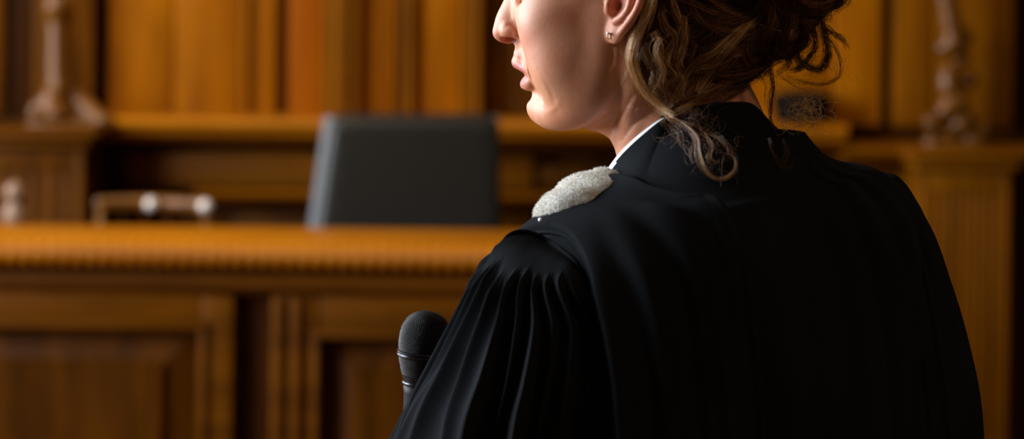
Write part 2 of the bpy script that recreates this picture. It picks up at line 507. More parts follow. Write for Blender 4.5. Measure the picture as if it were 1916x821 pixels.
# rope-like carved edge: a rounded rail of slanting beads
m = MBo()
per = 0.0325
nb = int((X1 - X0 + 0.08) / per)
N_, nn = nb * 8, 14
Vr = []
for i in range(N_ + 1):
    x = X0 - 0.04 + i * per / 8
    for k in range(nn):
        a = PI / 2 + PI * 1.15 * k / (nn - 1)
        g = abs(math.sin(PI * (i / 8) + 0.9 * (a - PI / 2) / PI * 0.8))
        r = 0.031 * (0.45 + 0.55 * g ** 0.6)
        Vr.append((x, YB + 0.022 + math.cos(a) * r * 1.2, zt - 0.031 + math.sin(a) * r))
Fr = [(i * nn + k, i * nn + k + 1, (i + 1) * nn + k + 1, (i + 1) * nn + k) for i in range(N_) for k in range(nn - 1)]
m.add(Vr, Fr); m.build('beaded_edge', M_TOP, bench, auto=60)
m = MBo()
m.prism([(YB + 0.02, zt - 0.035), (YB + 0.04, zt - 0.066), (YB + 0.08, zt - 0.070), (YB + 0.085, bz(528)), (YB + 0.4, bz(528)), (YB + 0.4, zt - 0.035)], X0, X1)
m.build('cornice', M_WOODX, bench, auto=40)
m = MBo(); m.prism([(YB + 0.06, bz(524)), (YB + 0.055, bz(552)), (YB + 0.075, bz(560)), (YB + 0.08, bz(566)), (YB + 0.4, bz(566)), (YB + 0.4, bz(524))], X0, X1)
m.build('frieze', M_WOODX, bench, auto=40)
m = MBo(); m.box(X0 + 0.01, X1 - 0.01, YB + 0.14, YBK - 0.03, 0.0, zt - 0.03)
m.build('carcass', M_DARK, bench)
# each bay is a frame of stiles and rails with a sunk, raised panel
def bay(p0, p1, q0, q1, ytop, zbot=0.12):
    x0, x1, i0, i1 = bx(p0), bx(p1), bx(q0), bx(q1)
    zT, zi = bz(568), bz(ytop)
    f = MBo()
    f.box(x0, i0, YB + 0.075, YB + 0.15, 0, zT, 0.006); f.box(i1, x1, YB + 0.075, YB + 0.15, 0, zT, 0.006)
    f.box(i0, i1, YB + 0.078, YB + 0.15, zi, zT, 0.006); f.box(i0, i1, YB + 0.078, YB + 0.15, 0, zbot, 0.006)
    fr = f.build('frame', M_WOODX, bench, auto=35)
    g = MBo(); w = 0.018
    for (a, b, c, d) in ((i0 - w, i0 + 0.004, zbot, zi + w), (i1 - 0.004, i1 + w, zbot, zi + w)): g.box(a, b, YB + 0.062, YB + 0.1, c, d, 0.007)
    g.box(i0 - w, i1 + w, YB + 0.060, YB + 0.1, zi - 0.004, zi + w, 0.007); g.box(i0 - w, i1 + w, YB + 0.062, YB + 0.1, zbot - w, zbot + 0.004, 0.007)
    g.build('bead', M_WOODX, fr, auto=35)
    h = MBo(); e = 0.085
    zz = [(i0 + 0.004, zbot, i1 - 0.004, zi, YB + 0.132), (i0 + e, zbot + e, i1 - e, zi - e, YB + 0.105), (i0 + e + 0.015, zbot + e + 0.015, i1 - e - 0.015, zi - e - 0.015, YB + 0.088)]
    V = []
    for a, c, b_, d, y in zz: V += [(a, y, c), (b_, y, c), (b_, y, d), (a, y, d)]
    F = [(k * 4 + j, k * 4 + (j + 1) % 4, k * 4 + 4 + (j + 1) % 4, k * 4 + 4 + j) for k in range(2) for j in range(4)] + [(8, 9, 10, 11)]
    h.add(V, F); h.build('raised_panel', M_DEEP, bench, auto=20)
bay(-330, 430, -240, 368, 634)
bay(502, 980, 592, 905, 646)
bay(980, 1420, 1060, 1345, 646)
m = MBo(); m.box(bx(505), bx(525), YB + 0.06, YB + 0.09, 0, bz(572), 0.006); m.box(bx(540), bx(560), YB + 0.06, YB + 0.09, 0, bz(572), 0.006)
m.build('moulding', M_WOODX, bench, auto=35)
m = MBo(); m.box(bx(428), bx(504), YB + 0.125, YB + 0.16, 0, bz(566))
m.build('sunk_panel', M_DARK, bench)

# ------------------------------------------------------------------ the black leather chair behind the bench
YC = 7.12
cxy = W(752, 440, YC)
chair = empty('leather_chair', (cxy[0], YC, 0), 'black leather office chair with a square back, standing behind the bench', 'chair', rotz=math.radians(17))
def slab(w0, w1, h, th, r, z0, tilt, lean=0.0):
    """a padded backrest: rounded slab, w0 wide at the foot and w1 at the top"""
    V, rows = [], []
    nz, na = 26, 40
    for iz in range(nz + 1):
        s = iz / nz
        e = min(s, 1 - s) * h
        pad = math.sqrt(max(0, 1 - (max(0, r - e) / r) ** 2))
        wd = (w0 + (w1 - w0) * s) / 2 - r * (1 - pad)
        t = th / 2 * (0.55 + 0.45 * pad)
        row = []
        for k in range(na):
            a = 2 * PI * k / na
            ca, sa = math.cos(a), math.sin(a)
            x = wd * math.copysign(abs(ca) ** 0.16, ca); y = t * math.copysign(abs(sa) ** 0.35, sa)
            row.append((x + lean * s, y + s * h * math.sin(tilt), z0 + s * h * math.cos(tilt)))
        V += row
    F = [(j * na + k, j * na + (k + 1) % na, (j + 1) * na + (k + 1) % na, (j + 1) * na + k) for j in range(nz) for k in range(na)]
    F += [tuple(range(na - 1, -1, -1)), tuple(nz * na + k for k in range(na))]
    return V, F
zc_top = ZC - 212 * (YC + 0.1) / FPX
m = MB(); V, F = slab(0.61, 0.515, zc_top - 0.62, 0.12, 0.03, 0.62, 0.13, 0.05); m.add(V, F)
br = m.build('backrest', M_LEATHER, chair, auto=50)
for s_ in (-1, 1):          # backrest sides, window light on the leather put into a grey colour
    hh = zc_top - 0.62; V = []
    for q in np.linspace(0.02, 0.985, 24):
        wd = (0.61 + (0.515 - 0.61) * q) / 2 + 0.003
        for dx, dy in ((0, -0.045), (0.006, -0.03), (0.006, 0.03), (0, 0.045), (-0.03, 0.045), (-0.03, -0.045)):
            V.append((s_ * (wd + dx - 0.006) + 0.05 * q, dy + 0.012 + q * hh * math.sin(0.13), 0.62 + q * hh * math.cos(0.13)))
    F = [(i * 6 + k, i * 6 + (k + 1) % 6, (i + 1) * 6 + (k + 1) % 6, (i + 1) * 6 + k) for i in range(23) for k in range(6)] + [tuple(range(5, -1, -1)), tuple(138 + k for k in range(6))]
    m = MB(); m.add(V, F); m.build('lit_side_band', M_LEATHER_LIT, br, auto=50)
m = MB(); m.box(-0.25, 0.25, -0.38, 0.04, 0.44, 0.55, 0.035); m.build('seat', M_LEATHER, chair, auto=40)
m = MB(); m.box(-0.05, 0.05, -0.02, 0.075, 0.46, 0.72, 0.01); m.build('back_bracket', M_METAL, chair, auto=40)
m = MB(); m.lathe([(0.025, 0.10), (0.025, 0.44)], (0, -0.2, 0)); m.build('column', M_METAL, chair, auto=40)
for k in range(5):
    a = 2 * PI * k / 5 + 0.3
    m = MB(); m.tube([(0, -0.2, 0.12), (0.15 * math.cos(a), -0.2 + 0.15 * math.sin(a), 0.10), (0.24 * math.cos(a), -0.2 + 0.24 * math.sin(a), 0.07)], [0.024, 0.02, 0.016])
    lg = m.build('leg', M_METAL, chair, smooth=True)
    m = MB(); Mx = Matrix.Rotation(PI / 2, 3, 'Y'); m.lathe([(0.028, -0.012), (0.033, -0.006), (0.033, 0.006), (0.028, 0.012)], (0.24 * math.cos(a), -0.2 + 0.24 * math.sin(a), 0.033), 20, Mx)
    m.build('caster', M_FELT, lg, smooth=True)

# ------------------------------------------------------------------ the low wooden chair left of it
YS = 7.15
c0 = W(283, 384, YS)
wc = empty('wooden_chair', (c0[0], YS, 0), 'low brown wooden chair with rounded top rail, beside the black leather chair', 'chair', rotz=math.radians(-3))
ztr = c0[2]
hw = 0.172
m = MB()
pts = [(x, 0.03 + 0.05 * (1 - (x / hw) ** 2), ztr - 0.004 * (x / hw) ** 2) for x in np.linspace(-hw, hw, 21)]
V = []
for p in pts:
    for k in range(12):
        a = 2 * PI * k / 12
        V.append((p[0], p[1] + 0.016 * math.cos(a), p[2] + 0.022 * math.sin(a)))
F = [(i * 12 + k, i * 12 + (k + 1) % 12, (i + 1) * 12 + (k + 1) % 12, (i + 1) * 12 + k) for i in range(20) for k in range(12)] + [tuple(range(11, -1, -1)), tuple(240 + k for k in range(12))]
m.add(V, F); rail = m.build('top_rail', M_CARVE, wc, smooth=True)
for x in (-0.012, 0.158):
    yb = 0.03 + 0.05 * (1 - (x / hw) ** 2) - 0.018
    m = MB(); m.lathe([(max(0.0005, 0.021 * math.sin(q)), -0.021 * math.cos(q)) for q in np.linspace(0.02, PI - 0.02, 14)], (x, yb, ztr - 0.002), 24)
    m.build('glint_boss', plain('pale_glint', (0.75, 0.66, 0.60), 0.32, 0.35), rail, smooth=True)  # pale boss colour stands in for the glints on the rail
for s_ in (-1, 1):
    m = MB(); m.tube([(s_ * (hw - 0.012), 0.035, ztr), (s_ * (hw - 0.012), 0.02, 0.5), (s_ * (hw - 0.01), 0.03, 0.0)], [0.014, 0.017, 0.014]); m.build('leg', M_CARVE, wc, smooth=True)
    m = MB(); m.tube([(s_ * (hw - 0.01), -0.36, 0.44), (s_ * (hw - 0.005), -0.37, 0.0)], [0.019, 0.014]); m.build('leg', M_CARVE, wc, smooth=True)
for x in np.linspace(-0.10, 0.10, 4):
    m = MB(); m.tube([(x, 0.075, ztr), (x, 0.04, 0.47)], 0.008); m.build('spindle', M_DARK, wc, smooth=True)
m = MB(); m.box(-0.2, 0.2, -0.40, 0.06, 0.44, 0.475, 0.012); m.build('seat', M_WOODX, wc, auto=40)

# turned finial on a post at the far left behind the bench
fp = W(24, 412, 7.0)
fin = empty('turned_post', (fp[0], 7.0, 0), 'turned wooden post with pale finial behind the bench, before the left fluted pedestal', 'post')
zf = lambda py: float(W(24, py, 7.0)[2])
m = MB()
prof = [(0.028, 0.0), (0.03, 0.05), (0.02, 0.09), (0.02, zf(450)), (0.028, zf(440)), (0.022, zf(424))]
m.lathe(prof, (0, 0, 0), 28); m.build('post', M_CARVE, fin, smooth=True)
m = MB(); m.lathe([(0.02, zf(426)), (0.028, zf(418)), (0.034, zf(405)), (0.030, zf(392)), (0.018, zf(381)), (0.017, zf(377)), (0.026, zf(370)), (0.029, zf(360)), (0.024, zf(348)), (0.012, zf(341)), (0.003, zf(338))], (0.003, 0, 0), 28)
m.build('finial', wood('finial_wood', (0.22, 0.12, 0.07), (0.42, 0.26, 0.17), 0.3, 'Z', 1.0, 0.7), fin, smooth=True)

# the round black cap left on the ledge
pc = W(1500, 250, 7.85)
cap = empty('round_cap', (pc[0], 7.85, wz(226, YW - 0.3)), 'round black cap lying on the wall ledge, just right of the nape of the neck', 'cap')
m = MB(); m.lathe([(0.083, 0.0), (0.088, 0.006), (0.088, 0.035), (0.084, 0.038)], (0, 0, 0), 40); m.build('band', M_FELT, cap, auto=50)
m = MB(); m.lathe([(0.084, 0.037), (0.096, 0.048), (0.100, 0.068), (0.092, 0.085), (0.07, 0.096), (0.03, 0.102), (0.002, 0.103)], (0, 0, 0), 40); m.build('crown', M_FELT, cap, smooth=True)
# ================================================================== the person
ALPHA = math.radians(16.0)
YH = 2.02
HO = W(1185, 15, YH)                                # between the ears
Fv = np.array([-math.cos(ALPHA), math.sin(ALPHA), 0.0])     # where she looks
Lv = np.array([-math.sin(ALPHA), -math.cos(ALPHA), 0.0])    # her left
Zv = np.array([0.0, 0.0, 1.0])
RH = np.stack([Fv, Lv, Zv])
def H2W(p): return HO + (np.asarray(p, float) * 0.01) @ RH
def W2H(p): return ((np.asarray(p, float) - HO) @ RH.T) * 100.0
# torso axes: she stands turned about 30 degrees to her left
TO = np.array([0.165, 2.0, 0.0])
TR = np.array([math.cos(math.radians(30)), math.sin(math.radians(30)), 0.0])
TF = np.array([-TR[1], TR[0], 0.0])
def T2W(l, f, z): return TO + np.multiply.outer(l, TR) + np.multiply.outer(f, TF) + np.multiply.outer(z, Zv)

root = empty('person', (TO[0], TO[1], 0.0), 'person in black gathered court robe with white fur on one shoulder, speaking, hair pinned up', 'person')
def to_root(V): return np.asarray(V) - np.array(root.location)

MIC = W(794, 660, 2.17)                             # centre of the microphone's ring
# ---- skeleton (world metres)
J = dict(
    neckbase=T2W(0.0, -0.02, 1.40), chest=T2W(0, -0.005, 1.27), waist=T2W(0, 0.0, 1.07), hip=T2W(0, 0, 0.92),
    lsh=T2W(-0.150, 0.0, 1.315), rsh=T2W(0.155, 0.0, 1.345),
    lel=np.array([-0.035, 1.955, 1.075]), lwr=MIC + np.array([0.045, -0.03, -0.150]),
    rel=T2W(0.225, -0.03, 1.07), rwr=T2W(0.235, 0.06, 0.84))

bx_ = bands((-42, 0.9), (-12, 0.35), (-6, 0.16), (-3, 0.11), (13.2, 0.9), 32)
by_ = bands((-34, 1.0), (-8, 0.32), (-3, 0.13), (8.6, 0.9), 30)
bz_ = bands((-157, 1.2), (-60, 0.7), (-15, 0.25), (-12, 0.11), (2.4, 0.22), (14.6, 0.22), 15.2)
fd = Field(bx_, by_, bz_)
def P(p): return W2H(p)

# ---- trunk, legs, feet
fd.cap(P(J['chest'] + [0, 0, 0.02]), P(J['waist']), 9.0, 8.6, 3)
for s in (-1, 1):
    fd.cap(P(T2W(s * 0.06, 0.0, 1.28)), P(T2W(s * 0.05, 0, 1.08)), 8.5, 7.0, 3)
    fd.cap(P(T2W(s * 0.02, -0.02, 1.375)), P(T2W(s * 0.135, -0.005, 1.325 - 0.012 * (s < 0))), 5.0, 4.4, 3)
    fd.cap(P(T2W(s * 0.07, 0.0, 0.93)), P(T2W(s * 0.085, 0.01, 0.50)), 8.4, 5.4, 3)
    fd.cap(P(T2W(s * 0.085, 0.01, 0.50)), P(T2W(s * 0.09, -0.01, 0.09)), 5.4, 3.6, 2)
    fd.ell(P(T2W(s * 0.088, -0.02, 0.34)), (5.4, 5.4, 10), 2)
    fd.chain([P(T2W(s * 0.09, -0.035, 0.045)), P(T2W(s * 0.095, 0.06, 0.045)), P(T2W(s * 0.105, 0.15, 0.03))], [3.8, 3.6, 2.6], 2)
fd.cap(P(J['waist']), P(J['hip']), 9.0, 10.5, 3)
for s in (-1, 1): fd.ell(P(T2W(s * 0.07, -0.05, 0.92)), (8.2, 8.2, 8.6), 3)
# ---- arms
fd.cap(P(J['lsh']), P(J['lel']), 4.4, 3.5, 2); fd.cap(P(J['lel']), P(J['lwr']), 3.4, 2.3, 1)
fd.cap(P(J['rsh']), P(J['rel']), 4.4, 3.5, 2); fd.cap(P(J['rel']), P(J['rwr']), 3.4, 2.3, 1)
# ---- left hand, closed round the handle of the microphone
GR = MIC + np.array([0.002, 0.0, -0.135])          # middle of the grip
def hand_pt(a, h, r): return GR + np.array([math.cos(a) * r, math.sin(a) * r, h])
palm_a = math.radians(-20)
pc_ = hand_pt(palm_a, -0.01, 0.030)
fd.chain([P(J['lwr']), P(hand_pt(palm_a, -0.035, 0.034)), P(hand_pt(palm_a, 0.005, 0.032))], [2.3, 2.2, 1.9], 1)
fd.chain([P(hand_pt(palm_a, -0.03, 0.031)), P(hand_pt(palm_a - 0.7, 0.015, 0.028))], [1.9, 1.7], 1)
for i, (h, ln) in enumerate(((0.032, 1.0), (0.012, 1.06), (-0.008, 1.0), (-0.026, 0.85))):
    a0 = palm_a + 0.55
    aa = [a0 + ln * t for t in (0, 0.75, 1.5, 2.3, 3.0)]
    fd.chain([P(hand_pt(a, h - 0.003 * k, 0.0245 + (0.003 if k < 2 else 0))) for k, a in enumerate(aa)], [0.95, 0.92, 0.85, 0.78, 0.68], 0.15)
fd.chain([P(hand_pt(palm_a - 0.5, -0.005, 0.030)), P(hand_pt(palm_a - 1.3, 0.015, 0.026)), P(hand_pt(palm_a - 2.0, 0.032, 0.0235)), P(hand_pt(palm_a - 2.6, 0.042, 0.0225))], [1.25, 1.05, 0.95, 0.75], 0.3)
# ---- right hand, hanging, slightly curled
hw_ = J['rwr']
fd.chain([P(hw_), P(hw_ + TF * 0.01 - Zv * 0.05), P(hw_ + TF * 0.015 - Zv * 0.085)], [2.3, 2.3, 2.1], 1)
for i, (o, ln) in enumerate(((0.030, 0.9), (0.010, 1.0), (-0.010, 0.95), (-0.029, 0.75))):
    b = hw_ + TF * (0.015 + o) - Zv * 0.085
    fd.chain([P(b), P(b - Zv * 0.038 * ln - TR * 0.004), P(b - Zv * 0.062 * ln - TR * 0.016), P(b - Zv * 0.078 * ln - TR * 0.032)], [0.95, 0.88, 0.8, 0.7], 0.25)
fd.chain([P(hw_ + TF * 0.025 - Zv * 0.03), P(hw_ + TF * 0.048 - Zv * 0.06 - TR * 0.012), P(hw_ + TF * 0.052 - Zv * 0.088 - TR * 0.02)], [1.25, 1.0, 0.8], 0.4)

# ---- neck
NB = P(W(1294, 262, 2.015))
fd.cap((-2.6, 0, -3.0), NB, 5.35, 6.0, 1.6)
fd.cap(NB, P(T2W(0, -0.01, 1.36)), 6.0, 7.4, 1.6)

# ---- head: skull and jaw
fd.ell((-1.2, 0, 4.6), (9.3, 7.5, 8.6), 1.0)
fd.ell((3.6, 0, 0.8), (6.6, 6.6, 7.6), 1.5)
fd.ell((3.4, 0, -3.6), (5.4, 5.75, 6.0), 1.5)
for s in (-1, 1):
    fd.chain([(0.6, s * 4.8, -0.8), (0.8, s * 4.5, -3.6), (1.5, s * 4.05, -6.2), (4.0, s * 3.1, -8.1), (6.6, s * 1.6, -8.9)], [1.5, 1.5, 1.6, 1.55, 1.25], 1.6, n=12)
    fd.ell((6.0, s * 3.9, -1.4), (2.45, 2.35, 2.2), 1.8)
    fd.ell((2.9, s * 4.4, -4.4), (3.1, 1.9, 3.4), 1.8)           # cheekbone
    fd.ell((4.9, s * 3.6, -4.4), (2.75, 2.45, 3.2), 1.8)            # cheek
    fd.ell((8.35, s * 2.7, 3.7), (1.6, 2.6, 0.9), 1.2)             # brow
fd.ell((6.6, 0, -5.1), (2.9, 2.75, 2.5), 1.2)                      # muzzle
fd.ell((6.3, 0, -8.4), (2.5, 2.2, 1.6), 1.2)                    # chin
fd.ell((7.5, 0, -8.55), (1.42, 1.6, 1.30), 0.8)
fd.cap((3.0, 0, -8.6), (-1.0, 0, -9.0), 1.6, 2.4, 1.5)            # under the jaw
# eyes
for s in (-1, 1):
    fd.ell((8.6, s * 3.1, 1.25), (1.5, 1.7, 1.05), 0.8, 'sub')
    fd.ell((7.65, s * 3.1, 1.3), (1.25, 1.25, 1.25), 0.2)
    fd.chain([(8.45, s * 1.75, 1.15), (9.15, s * 2.8, 1.72), (8.75, s * 4.0, 1.55), (7.9, s * 4.6, 1.15)], [0.26, 0.36, 0.34, 0.24], 0.25, n=8)
    fd.chain([(8.4, s * 1.8, 1.05), (8.95, s * 3.0, 0.62), (8.0, s * 4.5, 1.05)], [0.2, 0.26, 0.2], 0.3, n=6)
# nose
fd.chain([(8.9, 0, 3.4), (9.35, 0, 1.9), (10.1, 0, 0.6), (10.6, 0, -0.6), (11.1, 0, -1.6)], [0.95, 0.78, 0.78, 0.82, 0.80], 0.9, n=10)
fd.cap((9.1, 0, 0.6), (10.3, 0, -1.6), 1.15, 1.35, 0.9)
fd.ell((11.2, 0, -2.25), (0.98, 0.92, 0.78), 0.5)                # tip
for s in (-1, 1):
    fd.ell((10.15, s * 1.25, -2.05), (1.0, 0.62, 0.74), 0.45)     # wing
    fd.ell((9.3, s * 1.35, -2.2), (0.6, 0.5, 0.65), 0.4)
fd.cap((11.2, 0, -2.55), (9.9, 0, -2.95), 0.42, 0.42, 0.35)      # columella
for s in (-1, 1):
    fd.ell((10.45, s * 1.25, -3.0), (0.80, 0.85, 0.40), 0.22, 'sub')
    fd.ell((10.45, s * 0.78, -2.75), (0.72, 0.36, 0.50), 0.15, 'sub', rot=[(0.96, -s * 0.28, 0), (s * 0.28, 0.96, 0), (0, 0, 1)])
    fd.chain([(10.4, s * 1.75, -1.2), (9.35, s * 2.05, -1.75), (9.0, s * 2.0, -2.6)], [0.12, 0.2, 0.16], 0.35, 'sub', n=6)   # crease round the wing
# mouth, a little open
fd.ell((9.35, 0, -4.1), (0.9, 1.6, 1.0), 0.6)
fd.chain([(7.75, 2.55, -5.45), (8.9, 1.6, -5.1), (9.72, 0.65, -4.66), (9.82, 0, -4.74), (9.72, -0.65, -4.66), (8.9, -1.6, -5.1), (7.75, -2.55, -5.45)], [0.28, 0.42, 0.56, 0.56, 0.56, 0.42, 0.28], 0.28, n=22)
fd.chain([(7.65, 2.45, -5.75), (8.35, 1.6, -6.35), (8.85, 0.6, -6.55), (8.9, 0, -6.55), (8.85, -0.6, -6.55), (8.35, -1.6, -6.35), (7.65, -2.45, -5.75)], [0.28, 0.5, 0.66, 0.68, 0.66, 0.5, 0.28], 0.28, n=22)
fd.chain([(7.5, 2.7, -5.6), (8.8, 1.4, -5.58), (9.5, 0, -5.58), (8.8, -1.4, -5.58), (7.5, -2.7, -5.6)], [0.06, 0.24, 0.30, 0.24, 0.06], 0.12, 'sub', n=16)
fd.ell((9.0, 0, -5.58), (1.3, 1.7, 0.34), 0.12, 'sub')
for s in (-1, 1):
    fd.ell((7.5, s * 2.95, -5.7), (0.55, 0.4, 0.6), 0.5, 'sub')                       # corner dimple
    fd.chain([(9.1, s * 2.35, -2.9), (8.1, s * 2.95, -4.3), (7.2, s * 3.15, -6.0), (6.6, s * 3.1, -7.6)], [0.08, 0.15, 0.13, 0.06], 0.7, 'sub', n=10)   # fold from nose to mouth
fd.ell((9.2, 0, -7.5), (0.75, 1.9, 0.42), 0.5, 'sub')                                # under the lower lip
fd.cap((10.4, 0, -3.2), (10.15, 0, -4.2), 0.15, 0.2, 0.3, 'sub')                      # philtrum

# ---- ears
EAX = {}
for s in (-1, 1):
    # plane of the ear: u runs up and back, v back and out
    up = np.array([-0.22, 0.06 * s, 0.97]); up /= np.linalg.norm(up)
    bk = np.array([-0.86, 0.48 * s, -0.20]); bk -= up * (bk @ up); bk /= np.linalg.norm(bk)
    nr = np.cross(up, bk) * (-1)
    if nr[1] * s < 0: nr = -nr
    C0 = np.array([0.1, s * 6.7, 0.25])
    E = lambda u, v, n, C0=C0, up=up, bk=bk, nr=nr: C0 + up * u + bk * v + nr * n
    EAX[s] = (C0, up, bk, nr)
    rot = np.stack([up, bk, nr])
    fd.ell(E(0.6, 1.05, -0.10), (2.8, 1.75, 0.42), 0.35, rot=rot)                     # the shell
    fd.ell(E(-2.05, 0.85, 0.0), (1.0, 0.85, 0.36), 0.35, rot=rot)                   # lobe
    fd.chain([E(0.35, 0.05, 0.10), E(1.3, -0.15, 0.18), E(2.6, 0.25, 0.22), E(3.25, 1.15, 0.22), E(2.8, 2.4, 0.22), E(1.4, 3.0, 0.25), E(0.1, 2.75, 0.25), E(-1.1, 2.1, 0.2), E(-2.0, 1.45, 0.05)],
             [0.22, 0.28, 0.33, 0.36, 0.36, 0.34, 0.31, 0.30, 0.30], 0.18, n=26)       # helix
    fd.ell(E(0.25, 0.95, 0.52), (1.3, 0.92, 0.65), 0.2, 'sub', rot=rot)               # concha
    fd.ell(E(-0.55, 0.45, 0.40), (0.62, 0.42, 0.55), 0.18, 'sub', rot=rot)             # notch
    fd.chain([E(2.2, 1.0, 0.16), E(1.35, 1.85, 0.24), E(0.2, 1.98, 0.28), E(-0.75, 1.45, 0.30), E(-1.2, 0.85, 0.30)], [0.24, 0.30, 0.32, 0.32, 0.30], 0.2, n=14)   # antihelix
    fd.chain([E(2.5, 1.7, 0.30), E(1.4, 2.48, 0.32), E(0.2, 2.38, 0.32)], [0.12, 0.14, 0.10], 0.15, 'sub', n=8)   # scapha
    fd.chain([E(0.45, -0.28, 0.18), E(-0.05, -0.12, 0.36), E(-0.55, -0.18, 0.20)], [0.34, 0.36, 0.30], 0.25, n=6)  # tragus
    fd.ell(E(0.05, 0.35, 0.10), (0.42, 0.35, 0.7), 0.15, 'sub', rot=rot)               # canal
# ---- sinews and creases of the turned neck
fd.chain([(-1.6, 5.1, -3.4), (-1.4, 4.9, -6.2), P(W(1192, 262, 1.995)), P(W(1190, 330, 2.03))], [1.0, 1.0, 0.9, 0.6], 1.5, n=10)
HV, HF = fd.mesh()
bvh_head = None
BODY_W = HO + (HV * 0.01) @ RH

def vert_normals(V, F):
    n = np.zeros_like(V)
    a, b, c, d = (V[F[:, k]] for k in range(4))
    fn = np.cross(c - a, d - b)
    for k in range(4): np.add.at(n, F[:, k], fn)
    return n / (np.linalg.norm(n, axis=1)[:, None] + 1e-12)
def to_px(V):
    du, dv = V[:, 0] / V[:, 1] * FPX, (V[:, 2] - ZC) / V[:, 1] * FPX
    return np.stack([958 + du * CR + dv * SR, HY + du * SR - dv * CR], axis=1)
NRM = vert_normals(BODY_W, HF)
PX = to_px(BODY_W)
def groove(line, w, depth):
    """a crease (or with depth < 0 a ridge) worked into the near side of the skin"""
    L_ = spline([(a, b, 0) for a, b in line], 60)[:, :2]
    near = (NRM[:, 1] < -0.05) & (PX[:, 0] > L_[:, 0].min() - 60) & (PX[:, 0] < L_[:, 0].max() + 60) & (BODY_W[:, 2] > 1.38) & (PX[:, 1] > L_[:, 1].min() - 60) & (PX[:, 1] < L_[:, 1].max() + 60)
    ids = np.nonzero(near)[0]
    d2 = ((PX[ids][:, None, :] - L_[None]) ** 2).sum(axis=2)
    k = d2.argmin(axis=1); d = np.sqrt(d2[np.arange(len(ids)), k])
    taper = np.sin(PI * np.clip(k / 59.0, 0.04, 0.96)) ** 0.5
    BODY_W[ids] -= NRM[ids] * (depth * taper * np.exp(-(d / w) ** 2))[:, None]
groove([(1139, 262), (1151, 228), (1172, 198), (1194, 168)], 5.0, 0.0012)
groove([(1146, 268), (1162, 232), (1185, 202), (1206, 174)], 9.0, -0.0009)
groove([(1164, 262), (1182, 236), (1206, 214), (1236, 194)], 4.5, 0.0011)
groove([(1178, 262), (1198, 238), (1220, 220)], 8.0, -0.0007)
groove([(944, 52), (952, 46), (963, 50), (969, 62), (969, 76)], 3.5, 0.0010)
groove([(988, 140), (997, 160), (1008, 182), (1014, 200)], 4.0, 0.0010)
groove([(1000, 112), (1014, 140), (1030, 172), (1042, 206)], 5.0, 0.0005)
groove([(1006, 126), (1021, 158), (1034, 190)], 7.0, -0.0006)
groove([(1022, 212), (1036, 204), (1046, 190)], 6.0, -0.0005)

# ---- skin
def skin_material():
    m = bpy.data.materials.new('skin')
    nt, N, L, b = nodes_of(m)
    at = N.new('ShaderNodeAttribute'); at.attribute_name = 'tint'
    tc = N.new('ShaderNodeTexCoord')
    n1 = N.new('ShaderNodeTexNoise'); n1.inputs['Scale'].default_value = 38; n1.inputs['Detail'].default_value = 5
    n2 = N.new('ShaderNodeTexNoise'); n2.inputs['Scale'].default_value = 900; n2.inputs['Detail'].default_value = 3
    n3 = N.new('ShaderNodeTexVoronoi'); n3.inputs['Scale'].default_value = 1100
    for n in (n1, n2, n3): L.new(tc.outputs['Object'], n.inputs['Vector'])
    sep = N.new('ShaderNodeSeparateColor'); L.new(at.outputs['Color'], sep.inputs[0])
    def mix(a, bcol, fac):
        x = N.new('ShaderNodeMix'); x.data_type = 'RGBA'
        if isinstance(a, tuple): x.inputs[6].default_value = (*a, 1)
        else: L.new(a, x.inputs[6])
        x.inputs[7].default_value = (*bcol, 1); L.new(fac, x.inputs[0])
        return x.outputs[2]
    mr = N.new('ShaderNodeMapRange'); mr.inputs['From Min'].default_value = 0.35; mr.inputs['From Max'].default_value = 0.7
    L.new(n1.outputs['Fac'], mr.inputs['Value'])
    c = mix((0.60, 0.275, 0.158), (0.54, 0.208, 0.108), mr.outputs[0])
    c = mix(c, (0.55, 0.19, 0.13), sep.outputs[0])      # flush
    c = mix(c, (0.45, 0.12, 0.105), sep.outputs[1])      # lips
    c = mix(c, (0.10, 0.03, 0.02), sep.outputs[2])      # shade painted into the nostril hollows
    L.new(c, b.inputs['Base Color'])
    b.inputs['Subsurface Weight'].default_value = 0.22
    b.inputs['Subsurface Radius'].default_value = (1.0, 0.35, 0.18)
    b.inputs['Subsurface Scale'].default_value = 0.006
    b.inputs['Roughness'].default_value = 0.46
    b.inputs['Specular IOR Level'].default_value = 0.35
    ad = N.new('ShaderNodeMath'); ad.operation = 'ADD'
    L.new(n2.outputs['Fac'], ad.inputs[0]); L.new(n3.outputs['Distance'], ad.inputs[1])
    bp = N.new('ShaderNodeBump'); bp.inputs['Strength'].default_value = 0.28; bp.inputs['Distance'].default_value = 0.0003
    L.new(ad.outputs[0], bp.inputs['Height']); L.new(bp.outputs['Normal'], b.inputs['Normal'])
    return m
M_SKIN = skin_material()
body = mesh_from('body', to_root(BODY_W), HF, M_SKIN, True, root)
BODY_V, BODY_F = BODY_W, HF
def gs(c, r, p=HV): return np.exp(-(((p - np.array(c)) / np.array(r)) ** 2).sum(axis=1))
flush = np.clip(0.8 * gs((11.3, 0, -1.9), (1.2, 1.4, 1.0)) + 0.55 * gs((7.8, 4.6, -2.2), (2.0, 2.4, 1.8)) + 0.55 * gs((7.8, -4.6, -2.2), (2.0, 2.4, 1.8))
                + 0.6 * gs((-0.8, 7.6, 0.6), (1.8, 1.4, 3.2)) + 0.6 * gs((-0.8, -7.6, 0.6), (1.8, 1.4, 3.2)) + 0.35 * gs((8.8, 0, -8.6), (1.2, 1.4, 1.0)), 0, 1)
x, y, z = HV.T
up_l = sstep(8.0, 8.8, x) * np.exp(-((z - (-4.98 - 0.18 * (np.abs(y) / 1.6) ** 2)) / 0.42) ** 4) * sstep(2.6, 2.0, np.abs(y))
